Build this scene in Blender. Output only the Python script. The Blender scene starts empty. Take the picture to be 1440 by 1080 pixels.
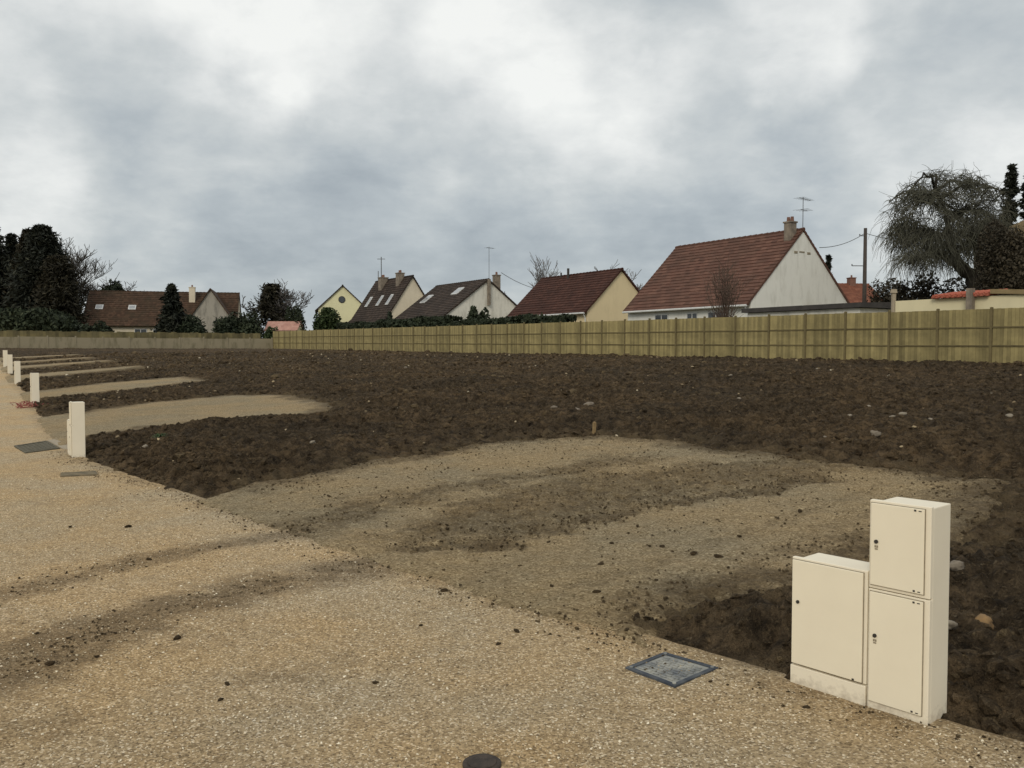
import bpy, bmesh, math, random
import numpy as np
from mathutils import Vector, Matrix

random.seed(7)
RNG = np.random.default_rng(7)
SC = bpy.context.scene
COL = SC.collection
PI = math.pi

# ------------------------------------------------------------------ frame of the site
F, YH, EYE = 1205.0, 494.0, 1.65            # focal length in px of the 1440 wide photo, horizon row, eye height
TH = math.atan2(.547, .837)
D = np.array([-math.sin(TH), math.cos(TH)])  # along the timber fence (s)
N = np.array([math.cos(TH), math.sin(TH)])   # from road to fence (w)
FENCE_W, WALL_S = 28.6, 90.0


def xy(s, w):
    s, w = np.asarray(s, float), np.asarray(w, float)
    return s * D[0] + w * N[0], s * D[1] + w * N[1]


def sw(x, y):
    return D[0] * x + D[1] * y, N[0] * x + N[1] * y


def zr(s):
    return np.interp(s, [-60, 18, 28, 38.7, 47.5, 60, 75, 90, 130], [0, 0, .04, .24, .46, .9, 1.45, 1.9, 2.4])


def zf(s):
    return np.interp(s, [-60, 14, 90, 130], [.5, 1.16, 1.88, 2.4])


def we(s):                                   # the gravel's edge
    return np.interp(s, [-30, 1.8, 2.77, 4.86, 7.85, 9.7, 11.7, 14.1, 15.9, 23.5, 33, 41, 55, 90],
                     [10, 3.70, 3.48, 3.05, 2.58, 2.31, 2.0, 1.66, 1.58, 1.75, 2.1, 2.18, 2.45, 2.8])


def zg(s, w):
    a = we(s)
    t = np.clip((w - a) / (FENCE_W - a), 0, 1)
    return zr(s) + (zf(s) - zr(s)) * t


def ground_at(x, y):
    s, w = sw(x, y)
    return float(zg(s, w))


def at(px, py, Y):                           # a point Y metres ahead of the viewpoint
    return Vector(((px - 720) / F * Y, Y, EYE + (YH - py) / F * Y))


# ------------------------------------------------------------------ noise
def _hash(ix, iy, seed):
    h = (ix.astype(np.int64) * 374761393 + iy.astype(np.int64) * 668265263 + seed * 1442695041) & 0xFFFFFFFF
    h = ((h ^ (h >> 13)) * 1274126177) & 0xFFFFFFFF
    return (h ^ (h >> 16)) & 0xFFFFFFFF


def vn(x, y, seed=0):
    x, y = np.asarray(x, float), np.asarray(y, float)
    xi, yi = np.floor(x), np.floor(y)
    fx, fy = x - xi, y - yi
    u, v = fx * fx * fx * (fx * (fx * 6 - 15) + 10), fy * fy * fy * (fy * (fy * 6 - 15) + 10)

    def g(ox, oy):
        a = _hash(xi + ox, yi + oy, seed) * (2 * PI / 4294967296.0)
        return np.cos(a) * (fx - ox) + np.sin(a) * (fy - oy)
    a, b, c, d = g(0, 0), g(1, 0), g(0, 1), g(1, 1)
    return 1.5 * ((a * (1 - u) + b * u) * (1 - v) + (c * (1 - u) + d * u) * v)


def sm(a, b, x):
    t = np.clip((x - a) / (b - a), 0, 1)
    return t * t * (3 - 2 * t)


def polydist(px, py, poly):                  # signed distance, negative inside
    P = np.array(poly, float)
    d = np.full(px.shape, 1e9)
    inside = np.zeros(px.shape, bool)
    for i in range(len(P)):
        a, b = P[i], P[(i + 1) % len(P)]
        e = b - a
        t = np.clip(((px - a[0]) * e[0] + (py - a[1]) * e[1]) / (e @ e + 1e-9), 0, 1)
        d = np.minimum(d, np.hypot(px - a[0] - t * e[0], py - a[1] - t * e[1]))
        c = ((a[1] > py) != (b[1] > py))
        with np.errstate(divide='ignore', invalid='ignore'):
            xx = a[0] + (py - a[1]) / (b[1] - a[1] + 1e-12) * e[0]
        inside ^= c & (px < xx)
    return np.where(inside, -d, d)


def linedist(px, py, pts):
    P = np.array(pts, float)
    d = np.full(px.shape, 1e9)
    for a, b in zip(P[:-1], P[1:]):
        e = b - a
        t = np.clip(((px - a[0]) * e[0] + (py - a[1]) * e[1]) / (e @ e + 1e-9), 0, 1)
        d = np.minimum(d, np.hypot(px - a[0] - t * e[0], py - a[1] - t * e[1]))
    return d


# ------------------------------------------------------------------ objects
def tag(o, label=None, cat=None, group=None, kind=None):
    if label: o['label'] = label
    if cat: o['category'] = cat
    if group: o['group'] = group
    if kind: o['kind'] = kind
    return o


def empty(name, loc, rz=0.0, label=None, cat=None, group=None):
    o = bpy.data.objects.new(name, None)
    o.empty_display_size = .2
    o.location = loc
    o.rotation_euler = (0, 0, rz)
    COL.objects.link(o)
    return tag(o, label, cat, group)


def link(name, me, mat, parent=None, loc=None):
    o = bpy.data.objects.new(name, me)
    if mat is not None and len(me.materials) == 0:
        me.materials.append(mat)
    COL.objects.link(o)
    if parent is not None: o.parent = parent
    if loc is not None: o.location = loc
    return o


def np_mesh(name, V, Fc, attrs=None, smooth=True, uv=None):
    """V (n,3), Fc (m,k) with the same k for each face."""
    V = np.asarray(V, np.float32); Fc = np.asarray(Fc, np.int32)
    me = bpy.data.meshes.new(name)
    k = Fc.shape[1]
    me.vertices.add(len(V)); me.vertices.foreach_set('co', V.ravel())
    me.loops.add(Fc.size); me.loops.foreach_set('vertex_index', Fc.ravel())
    me.polygons.add(len(Fc)); me.polygons.foreach_set('loop_start', np.arange(0, Fc.size, k, dtype=np.int32))
    me.update(calc_edges=True)
    me.polygons.foreach_set('use_smooth', np.full(len(Fc), smooth))
    for n, a in (attrs or {}).items():
        at_ = me.attributes.new(n, 'FLOAT', 'POINT')
        at_.data.foreach_set('value', np.asarray(a, np.float32).ravel())
    me.update()
    return me


def grid_faces(n, m):
    i = np.arange(n - 1)[:, None] * m + np.arange(m - 1)[None, :]
    return np.stack([i, i + m, i + m + 1, i + 1], -1).reshape(-1, 4)


class MB:
    """Collects shapes into ONE mesh; every vertex carries a tint."""
    def __init__(self):
        self.v, self.f, self.t, self.uv = [], [], [], {}

    def add(self, vs, fs, tint=.5, uvs=None):
        b = len(self.v)
        self.v += [tuple(p) for p in vs]
        self.t += [tint] * len(vs)
        for i, f in enumerate(fs):
            if uvs is not None: self.uv[len(self.f)] = uvs[i]
            self.f.append(tuple(b + j for j in f))

    def box(self, x0, x1, y0, y1, z0, z1, tint=.5):
        self.add([(x0, y0, z0), (x1, y0, z0), (x1, y1, z0), (x0, y1, z0), (x0, y0, z1), (x1, y0, z1), (x1, y1, z1), (x0, y1, z1)],
                 [(0, 3, 2, 1), (4, 5, 6, 7), (0, 1, 5, 4), (1, 2, 6, 5), (2, 3, 7, 6), (3, 0, 4, 7)], tint)

    def rbox(self, x0, x1, y0, y1, z0, z1, r=.004, tint=.5, seg=2):
        bm = bmesh.new()
        bmesh.ops.create_cube(bm, size=1)
        for v in bm.verts:
            v.co = Vector(((x0 + x1) / 2 + v.co.x * (x1 - x0), (y0 + y1) / 2 + v.co.y * (y1 - y0), (z0 + z1) / 2 + v.co.z * (z1 - z0)))
        bmesh.ops.bevel(bm, geom=bm.edges[:], offset=r, segments=seg, affect='EDGES', profile=.6)
        bm.verts.index_update()
        self.add([v.co[:] for v in bm.verts], [[v.index for v in f.verts] for f in bm.faces], tint)
        bm.free()

    def tube(self, pts, rad, sides=6, tint=.5, cap=True):
        pts = [Vector(p) for p in pts]
        n = len(pts)
        if not hasattr(rad, '__len__'): rad = [rad] * n
        vs, fs = [], []
        d0 = (pts[1] - pts[0]).normalized()
        a = d0.orthogonal().normalized()
        for i, p in enumerate(pts):
            d = (pts[min(i + 1, n - 1)] - pts[max(i - 1, 0)])
            d = d.normalized() if d.length > 1e-9 else d0
            a = (a - d * a.dot(d))
            a = a.normalized() if a.length > 1e-6 else d.orthogonal().normalized()
            b = d.cross(a)
            for k in range(sides):
                t = 2 * PI * k / sides
                vs.append(p + (a * math.cos(t) + b * math.sin(t)) * rad[i])
        for i in range(n - 1):
            for k in range(sides):
                k2 = (k + 1) % sides
                fs.append((i * sides + k, i * sides + k2, (i + 1) * sides + k2, (i + 1) * sides + k))
        if cap:
            fs.append(tuple(range(sides - 1, -1, -1)))
            fs.append(tuple((n - 1) * sides + k for k in range(sides)))
        self.add(vs, fs, tint)

    def build(self, name, mat, parent=None, loc=None, smooth=False):
        me = bpy.data.meshes.new(name)
        me.from_pydata(self.v, [], self.f)
        a = me.attributes.new('tint', 'FLOAT', 'POINT')
        a.data.foreach_set('value', np.asarray(self.t, np.float32))
        if self.uv:
            u = me.uv_layers.new(name='UVMap')
            for pi, c in self.uv.items():
                for li, uvc in zip(me.polygons[pi].loop_indices, c):
                    u.data[li].uv = uvc
        if smooth: me.polygons.foreach_set('use_smooth', np.full(len(me.polygons), True))
        me.update()
        return link(name, me, mat, parent, loc)


# ------------------------------------------------------------------ materials
def new_mat(name):
    m = bpy.data.materials.new(name)
    m.use_nodes = True
    nt = m.node_tree
    nt.nodes.clear()
    out = nt.nodes.new('ShaderNodeOutputMaterial')
    b = nt.nodes.new('ShaderNodeBsdfPrincipled')
    nt.links.new(b.outputs[0], out.inputs[0])
    return m, nt, b


def nd(nt, typ, **kw):
    n = nt.nodes.new(typ)
    for k, v in kw.items():
        if k in n.inputs.keys() if isinstance(k, str) else False:
            n.inputs[k].default_value = v
        else:
            setattr(n, k, v)
    return n


def noise(nt, vec, scale, detail=4, rough=.55, dist=0.0):
    n = nt.nodes.new('ShaderNodeTexNoise')
    n.inputs['Scale'].default_value = scale
    n.inputs['Detail'].default_value = detail
    n.inputs['Roughness'].default_value = rough
    n.inputs['Distortion'].default_value = dist
    if vec is not None: nt.links.new(vec, n.inputs['Vector'])
    return n.outputs['Fac']


def ramp(nt, fac, stops, interp='LINEAR'):
    r = nt.nodes.new('ShaderNodeValToRGB')
    r.color_ramp.interpolation = interp
    el = r.color_ramp.elements
    while len(el) > 1: el.remove(el[-1])
    for i, (p, c) in enumerate(stops):
        e = el[0] if i == 0 else el.new(p)
        e.position = p
        e.color = (*c, 1) if len(c) == 3 else c
    nt.links.new(fac, r.inputs[0])
    return r.outputs[0]


def mix(nt, fac, a, b, mode='MIX'):
    m = nt.nodes.new('ShaderNodeMix')
    m.data_type = 'RGBA'; m.blend_type = mode
    for s, v in ((m.inputs[0], fac), (m.inputs[6], a), (m.inputs[7], b)):
        if isinstance(v, (int, float)): s.default_value = v
        elif isinstance(v, tuple): s.default_value = (*v, 1) if len(v) == 3 else v
        else: nt.links.new(v, s)
    return m.outputs[2]


def mth(nt, op, a, b=None, c=None, clamp=False):
    m = nt.nodes.new('ShaderNodeMath'); m.operation = op; m.use_clamp = clamp
    for i, v in enumerate((a, b, c)):
        if v is None: continue
        if isinstance(v, (int, float)): m.inputs[i].default_value = v
        else: nt.links.new(v, m.inputs[i])
    return m.outputs[0]


def bump(nt, bsdf, h, strength, dist=.01, prev=None):
    b = nt.nodes.new('ShaderNodeBump')
    b.inputs['Strength'].default_value = strength
    b.inputs['Distance'].default_value = dist
    nt.links.new(h, b.inputs['Height'])
    if prev is not None: nt.links.new(prev, b.inputs['Normal'])
    nt.links.new(b.outputs[0], bsdf.inputs['Normal'])
    return b.outputs[0]


def coords(nt, which='Object'):
    return nt.nodes.new('ShaderNodeTexCoord').outputs[which]


def attr(nt, name):
    a = nt.nodes.new('ShaderNodeAttribute'); a.attribute_name = name
    return a.outputs['Fac']


def plain(name, c1, c2=None, scale=4.0, rough=.8, bump_s=0.0, bscale=60.0, tint=0.0, metallic=0.0, spec=.3, stops=(.35, .65), vary=0.0, splash=0.0):
    m, nt, b = new_mat(name)
    co = coords(nt)
    c2 = c2 or tuple(x * .8 for x in c1)
    col = ramp(nt, noise(nt, co, scale, 5, .6), [(stops[0], c1), (stops[1], c2)])
    if tint:
        t = mth(nt, 'MULTIPLY_ADD', attr(nt, 'tint'), 2 * tint, 1 - tint)
        cx = nt.nodes.new('ShaderNodeCombineColor')
        for i in range(3): nt.links.new(t, cx.inputs[i])
        col = mix(nt, 1.0, col, cx.outputs[0], 'MULTIPLY')
    if vary:
        oi = nt.nodes.new('ShaderNodeObjectInfo')
        t2 = mth(nt, 'MULTIPLY_ADD', oi.outputs['Random'], 2 * vary, 1 - vary)
        c3 = nt.nodes.new('ShaderNodeCombineColor')
        for i in range(3): nt.links.new(t2, c3.inputs[i])
        col = mix(nt, 1.0, col, c3.outputs[0], 'MULTIPLY')
    if splash:
        sx = nt.nodes.new('ShaderNodeSeparateXYZ'); nt.links.new(co, sx.inputs[0])
        hz = mth(nt, 'MULTIPLY_ADD', sx.outputs[2], -1.0 / splash, 1.0)
        fz = mth(nt, 'MULTIPLY', mth(nt, 'ADD', hz, mth(nt, 'MULTIPLY_ADD', noise(nt, co, 30.0, 6, .7), 2.6, -1.75)), 1.2, clamp=True)
        col = mix(nt, mth(nt, 'MULTIPLY', fz, .45), col, (.20, .15, .10))
    nt.links.new(col, b.inputs['Base Color'])
    b.inputs['Roughness'].default_value = rough
    b.inputs['Metallic'].default_value = metallic
    b.inputs['Specular IOR Level'].default_value = spec
    if bump_s: bump(nt, b, noise(nt, co, bscale, 4, .6), bump_s, .01)
    return m


def soil_mat():
    m, nt, b = new_mat('tilled_soil')
    co = coords(nt)
    big = noise(nt, co, .30, 6, .62)
    mid = noise(nt, co, 5.0, 6, .65)
    fine = noise(nt, co, 38.0, 5, .7)
    c = ramp(nt, mid, [(.3, (.020, .0142, .0085)), (.45, (.054, .0385, .0228)), (.66, (.128, .092, .055))])
    c = mix(nt, ramp(nt, big, [(.40, (0, 0, 0)), (.60, (1, 1, 1))]), c, mix(nt, 1.0, c, (1.5, 1.42, 1.3), 'MULTIPLY'))
    c = mix(nt, ramp(nt, noise(nt, co, 14.0, 6, .72), [(.37, (1, 1, 1)), (.50, (0, 0, 0))]), c, mix(nt, 1.0, c, (.45, .45, .45), 'MULTIPLY'))  # random dark spots: shade of gaps between crumbs put into the colour
    c = mix(nt, ramp(nt, fine, [(.55, (0, 0, 0)), (.70, (.8, .8, .8))]), c, (.18, .135, .083))
    c = mix(nt, ramp(nt, noise(nt, co, 21.0, 2, .5), [(.69, (0, 0, 0)), (.76, (.7, .7, .7))]), c, (.22, .178, .115))
    d = attr(nt, 'dust')
    c = mix(nt, d, c, (.19, .14, .078))
    nt.links.new(c, b.inputs['Base Color'])
    b.inputs['Roughness'].default_value = .95
    b.inputs['Specular IOR Level'].default_value = .15
    bump(nt, b, fine, 1.0, .07, bump(nt, b, mid, 1.0, .16))
    return m


def gravel_nodes(nt, b, base_stops, mud_col, cell, warm, gain=1.25):
    co = coords(nt)
    v = nt.nodes.new('ShaderNodeTexVoronoi'); v.inputs['Scale'].default_value = cell
    nt.links.new(co, v.inputs['Vector'])
    sep = nt.nodes.new('ShaderNodeSeparateColor'); nt.links.new(v.outputs['Color'], sep.inputs[0])
    stone = ramp(nt, sep.outputs[0], base_stops)
    patch = noise(nt, co, .55, 5, .6)
    c = mix(nt, ramp(nt, patch, [(.40, (0, 0, 0)), (.58, (1, 1, 1))]), stone, mix(nt, 1.0, stone, warm, 'MULTIPLY'))
    c = mix(nt, ramp(nt, noise(nt, co, .28, 4, .6), [(.4, (0, 0, 0)), (.6, (1, 1, 1))]), c, mix(nt, 1.0, c, (.96, .955, .93), 'MULTIPLY'))
    c = mix(nt, ramp(nt, noise(nt, co, 9.0, 5, .7), [(.45, (0, 0, 0)), (.75, (.55, .55, .55))]), c, mix(nt, 1.0, c, (.62, .58, .52), 'MULTIPLY'))
    mud = attr(nt, 'mud')
    nz = noise(nt, co, 22.0, 7, .78)
    nz = mth(nt, 'MULTIPLY_ADD', noise(nt, co, 4.5, 7, .72), 1.0, nz)
    f = mth(nt, 'MULTIPLY', mth(nt, 'ADD', mud, mth(nt, 'MULTIPLY_ADD', nz, 1.25, -1.44)), gain, clamp=True)
    c = mix(nt, f, c, mix(nt, .45, mix(nt, 1.0, c, (.42, .385, .34), 'MULTIPLY'), mud_col))
    nt.links.new(c, b.inputs['Base Color'])
    b.inputs['Roughness'].default_value = .9
    b.inputs['Specular IOR Level'].default_value = .2
    n1 = bump(nt, b, v.outputs['Distance'], -.55, .006)
    n2 = bump(nt, b, noise(nt, co, 11.0, 8, .78), .7, .07, n1)
    return c


def road_mat():
    m, nt, b = new_mat('gravel_surfacing')
    gravel_nodes(nt, b, [(0, (.20, .150, .090)), (.22, (.345, .262, .158)), (.55, (.465, .357, .217)), (.85, (.565, .44, .28)), (1, (.86, .76, .59))],
                 (.125, .094, .056), 110.0, (1.10, 1.0, .86), .9)
    return m


def sand_mat():
    m, nt, b = new_mat('compacted_sand')
    gravel_nodes(nt, b, [(0, (.150, .114, .060)), (.4, (.250, .197, .118)), (.8, (.302, .240, .147)), (1, (.43, .36, .235))],
                 (.080, .057, .031), 75.0, (1.18, 1.10, 1.0))
    return m


def roof_mat(name, stops, tile=(.25, .33), moss=None):
    m, nt, b = new_mat(name)
    uv = coords(nt, 'UV')
    br = nt.nodes.new('ShaderNodeTexBrick')
    br.inputs['Scale'].default_value = 1.0
    br.inputs['Brick Width'].default_value = tile[0]
    br.inputs['Row Height'].default_value = tile[1]
    br.inputs['Mortar Size'].default_value = .012
    br.inputs['Color1'].default_value = (0, 0, 0, 1)
    br.inputs['Color2'].default_value = (1, 1, 1, 1)
    br.inputs['Mortar'].default_value = (.2, .2, .2, 1)
    nt.links.new(uv, br.inputs['Vector'])
    c = ramp(nt, br.outputs['Color'], stops)
    n = noise(nt, coords(nt), .7, 5, .65)
    c = mix(nt, ramp(nt, n, [(.4, (0, 0, 0)), (.7, (.6, .6, .6))]), c, moss or tuple(x * .55 for x in stops[0][1]))
    nt.links.new(c, b.inputs['Base Color'])
    b.inputs['Roughness'].default_value = .85
    b.inputs['Specular IOR Level'].default_value = .2
    bump(nt, b, br.outputs['Fac'], -.5, .02)
    return m


def render_mat(name, c, stain, amount=.6):
    """weathered wall render: run-down streaks and blotches of its own"""
    m, nt, b = new_mat(name)
    co = coords(nt)
    mp = nt.nodes.new('ShaderNodeMapping'); mp.inputs['Scale'].default_value = (1.3, 1.3, .42)
    nt.links.new(co, mp.inputs['Vector'])
    st = noise(nt, mp.outputs[0], 1.3, 6, .65)
    bl = noise(nt, co, .8, 5, .6)
    f = mth(nt, 'MULTIPLY', ramp(nt, st, [(.48, (0, 0, 0)), (.72, (1, 1, 1))]), amount, clamp=True)
    col = mix(nt, f, mix(nt, bl, c, tuple(x * .86 for x in c)), stain)
    nt.links.new(col, b.inputs['Base Color'])
    b.inputs['Roughness'].default_value = .9
    b.inputs['Specular IOR Level'].default_value = .2
    bump(nt, b, noise(nt, co, 60, 3), .15, .01)
    return m


def leaf_mat(name, dark, mid, light, rough=.7):
    m, nt, b = new_mat(name)
    c = ramp(nt, attr(nt, 'tint'), [(0, dark), (.55, mid), (1, light)])
    nt.links.new(c, b.inputs['Base Color'])
    b.inputs['Roughness'].default_value = rough
    b.inputs['Specular IOR Level'].default_value = .2
    return m


M = {}
M['soil'] = soil_mat()
M['road'] = road_mat()
M['sand'] = sand_mat()
M['verge'] = plain('rough_grass', (.06, .065, .028), (.10, .09, .045), 1.5, .95, .6, 20)
M['board'] = plain('treated_board', (.290, .236, .105), (.205, .167, .075), 2.5, .85, .2, 40, tint=.30, vary=.10, splash=.18)
M['rail'] = plain('treated_rail', (.165, .130, .060), (.12, .096, .045), 3, .85, .2, 40, tint=.2)
M['cream'] = plain('cream_enamel', (.80, .725, .565), (.765, .69, .535), 3.0, .42, .03, 120, spec=.4)
M['cream_side'] = plain('cream_shell', (.80, .725, .575), (.76, .685, .54), 2.0, .5, .03, 120, spec=.35, splash=.10)
M['gap_shade'] = plain('brown_gap_shade', (.30, .25, .175), (.2, .165, .115), 20, .8)  # shade of the door gaps, put in as a dull brown
M['dark'] = plain('dark_metal', (.035, .03, .026), (.05, .045, .04), 20, .5, .1, 80)
M['grey_mark'] = plain('grey_print', (.28, .235, .16), (.24, .2, .14), 40, .6)
M['iron'] = plain('blue_black_iron', (.038, .046, .060), (.10, .108, .115), 11, .8, .5, 90, spec=.2)
M['plate'] = plain('worn_plate', (.36, .35, .30), (.10, .11, .12), 6, .6, .5, 90, spec=.4)
M['cap'] = plain('black_plastic', (.028, .022, .018), (.06, .045, .035), 30, .75, .5, 90)
M['grille'] = plain('dusty_iron', (.15, .135, .10), (.095, .088, .066), 12, .92, .5, 60, spec=.08)
M['concrete'] = plain('pale_concrete', (.36, .30, .22), (.28, .235, .17), 6, .9, .4, 60)
M['wallc'] = render_mat('old_concrete', (.29, .25, .17), (.12, .108, .062), .9)
M['wood'] = plain('fresh_wood', (.26, .18, .085), (.2, .135, .065), 12, .8)
M['polewood'] = plain('weathered_pole', (.075, .06, .05), (.05, .042, .036), 6, .9)
M['metal'] = plain('galvanised', (.16, .165, .17), (.1, .1, .105), 8, .5, metallic=.4)
M['white'] = plain('white_paint', (.62, .62, .60), (.55, .55, .53), 3, .6)
M['glass'] = plain('window_glass', (.03, .035, .04), (.05, .055, .06), 2, .12, spec=.6)
M['skyglass'] = plain('skylight_glass', (.27, .28, .29), (.22, .23, .24), 2, .15, spec=.8)  # pale base colour holds the reflection of the sky
M['cement'] = plain('chimney_cement', (.26, .215, .165), (.15, .125, .10), 3, .9, .3, 30)
M['brickred'] = plain('chimney_brick', (.2, .10, .07), (.15, .08, .06), 5, .9, .3, 30)
M['redtape'] = plain('red_netting', (.30, .085, .07), (.22, .06, .05), 20, .6)
M['bark'] = plain('grey_bark', (.085, .072, .055), (.05, .043, .034), 6, .95, .5, 25)
M['darkbark'] = plain('dark_bark', (.032, .027, .021), (.022, .019, .015), 5, .95, .5, 25)
M['twig'] = plain('twigs', (.10, .085, .064), (.065, .055, .042), 3, .95)
M['twig_far'] = plain('far_twigs', (.15, .14, .13), (.11, .10, .095), 3, .95)
M['twig_olive'] = plain('drooping_twigs', (.095, .093, .066), (.058, .056, .042), 3, .95)
M['conifer'] = leaf_mat('conifer_needles', (.008, .010, .007), (.018, .021, .014), (.042, .044, .027))
M['thuja'] = leaf_mat('brownish_needles', (.012, .011, .007), (.026, .023, .013), (.045, .038, .02))
M['hedge'] = leaf_mat('hedge_leaves', (.012, .016, .009), (.028, .037, .020), (.065, .076, .040))
M['thicket'] = leaf_mat('brown_thicket', (.020, .017, .011), (.045, .037, .024), (.085, .068, .043))
M['bush'] = leaf_mat('bush_leaves', (.016, .026, .009), (.037, .055, .02), (.07, .09, .032))
M['weed'] = leaf_mat('weed_leaves', (.02, .04, .012), (.045, .075, .025), (.08, .11, .04))
M['w_big'] = render_mat('grey_white_render', (.80, .785, .72), (.42, .40, .34), .5)
M['w_tan'] = render_mat('tan_render', (.70, .575, .36), (.5, .41, .26), .45)
M['w_grey'] = render_mat('streaked_render', (.70, .67, .59), (.30, .285, .24), .7)
M['w_sand'] = render_mat('sand_render', (.68, .60, .46), (.48, .42, .31), .45)
M['w_old'] = render_mat('old_grey_render', (.36, .33, .275), (.15, .14, .12), .8)
M['w_yel'] = render_mat('yellow_render', (.72, .68, .43), (.56, .52, .34), .35)
M['w_cream'] = render_mat('cream_render', (.72, .64, .42), (.52, .46, .31), .4)
M['r_big'] = roof_mat('red_brown_tiles', [(0, (.094, .047, .034)), (.5, (.126, .061, .043)), (1, (.160, .082, .058))], (.42, .29), (.07, .042, .03))
M['r_h3'] = roof_mat('maroon_tiles', [(0, (.048, .020, .014)), (.5, (.064, .026, .018)), (1, (.084, .036, .025))], (.25, .3))
M['r_dark'] = roof_mat('dark_brown_tiles', [(0, (.032, .023, .018)), (.5, (.048, .034, .026)), (1, (.072, .051, .039))], (.25, .3))
M['r_far'] = roof_mat('old_brown_tiles', [(0, (.046, .026, .016)), (.5, (.064, .036, .022)), (1, (.092, .052, .032))], (.3, .35), (.034, .029, .017))
M['r_red'] = roof_mat('bright_red_tiles', [(0, (.34, .085, .05)), (.5, (.44, .13, .08)), (1, (.52, .20, .14))], (.25, .3), (.3, .1, .07))
M['r_orange'] = roof_mat('orange_tiles', [(0, (.16, .06, .036)), (.5, (.21, .08, .048)), (1, (.26, .11, .065))], (.25, .3))
M['r_pink'] = roof_mat('pink_tiles', [(0, (.40, .22, .18)), (.5, (.48, .28, .22)), (1, (.52, .33, .27))], (.3, .4), (.36, .2, .17))
M['r_thatch'] = roof_mat('tan_tiles', [(0, (.22, .165, .085)), (.5, (.28, .21, .11)), (1, (.33, .25, .14))], (.25, .3), (.16, .12, .06))
M['felt'] = plain('roofing_felt', (.04, .036, .034), (.06, .054, .05), 3, .9)
M['st_pale'] = plain('pale_stone', (.29, .25, .19), (.18, .152, .115), 14, .9, .5, 40)
M['st_grey'] = plain('grey_stone', (.22, .185, .14), (.14, .115, .088), 14, .9, .5, 40)
M['st_orange'] = plain('orange_stone', (.27, .165, .07), (.16, .105, .055), 14, .9, .6, 40)
M['pebble'] = leaf_mat('loose_pebbles', (.15, .112, .066), (.42, .33, .20), (.85, .77, .60), .85)


# ------------------------------------------------------------------ ground
PADS = [
    [(9.66, 2.15), (10.17, 3.09), (10.74, 4.31), (11.03, 5.73), (11.26, 7.36), (10.66, 8.73), (9.34, 8.95), (7.79, 8.95), (6.52, 9.05), (5.52, 9.2),
     (4.75, 9.2), (3.75, 6.6), (4.05, 6.0), (3.80, 4.75), (3.95, 4.0), (4.0, 3.4), (3.6, 3.15), (5.9, 2.65), (7.85, 2.42)],
    [(23.6, 1.6), (24.53, 2.86), (26.13, 4.51), (26.85, 7.3), (25.24, 8.34), (20.08, 7.9), (18.27, 6.67), (19.12, 4.73), (18.46, 3.18), (18.0, 2.2), (16.6, 1.45)],
    [(34.3, 1.9), (37.26, 5.13), (38.6, 8.39), (34.71, 8.34), (32.54, 5.62), (30.6, 1.9)],
    [(45.9, 2.0), (50.44, 8.55), (48.14, 8.33), (42.3, 2.0)],
    [(54.3, 2.2), (58.9, 8.3), (57.0, 8.2), (51.2, 2.2)],
    [(59.6, 2.3), (64.4, 8.0), (62.6, 7.9), (57.2, 2.3)],
    [(66.0, 2.4), (70.0, 7.8), (68.2, 7.7), (63.6, 2.4)],
]
PADS = [np.array(p) for p in PADS]


def pad_sd(i, s, w):
    P = PADS[i]
    lo, hi = P.min(0) - 1.2, P.max(0) + 1.2
    k = (s > lo[0]) & (s < hi[0]) & (w > lo[1]) & (w < hi[1])
    out = np.full(s.shape, 9.0)
    if k.any():
        a, b = s[k], w[k]
        out[k] = polydist(a, b, P) + .22 * vn(a / .9, b / .9, 5) + .10 * vn(a / .28, b / .28, 6) + .05 * vn(a / .1, b / .1, 8)
    return out


def soil_h(s, w, full=False):
    s, w = np.asarray(s, float), np.asarray(w, float)
    d = w - we(s)
    x, y = xy(s, w)
    berm = sm(-.02, .42, d + .10 * vn(x / .45, y / .45, 2) + .05 * vn(x / .15, y / .15, 9))
    n1 = vn(x / 2.6, y / 2.6, 1) * .05 + vn(x / 1.1, y / 1.1, 11) * .05
    n2 = vn(x / .5, y / .5, 3) * .06
    n3 = (.35 - np.abs(vn(x / .30, y / .30, 4))) * .15
    n4 = (.35 - np.abs(vn(x / .11, y / .11, 7))) * .085 + vn(x / .06, y / .06, 12) * .022
    amp = (1.05 + .5 * vn(x / 3.1, y / 3.1, 21)) * (1 - .45 * sm(35, 60, s))
    near_pad = np.ones(s.shape)
    for i in range(len(PADS)): near_pad = np.minimum(near_pad, .35 + .65 * sm(.0, 1.1, pad_sd(i, s, w)))
    lump_ = (n2 + n3 + n4) * amp
    h = zg(s, w) - .05 + berm * ((.12 + n1) * near_pad * (1 - .4 * sm(30, 50, s)) + lump_ * (.55 + .45 * near_pad))
    pm = np.zeros(s.shape); dust = np.zeros(s.shape)
    for i in range(len(PADS)):
        sd = pad_sd(i, s, w)
        pm = np.maximum(pm, sm(.24, -.22, sd))
        dust = np.maximum(dust, .85 * sm(.75, -.15, sd))
    h = (h - .07 * pm) * (1 - pm * pm) + (zg(s, w) - .13) * pm * pm
    dust = np.maximum(dust, .6 * sm(.25, 0, d))
    dust *= np.clip(.5 + 1.2 * vn(x / .3, y / .3, 31), 0, 1)
    return (h, dust) if full else h


def spaced(a, b, f):
    out = [a]
    while out[-1] < b: out.append(out[-1] + f(out[-1]))
    out[-1] = b
    return np.array(out)


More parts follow.
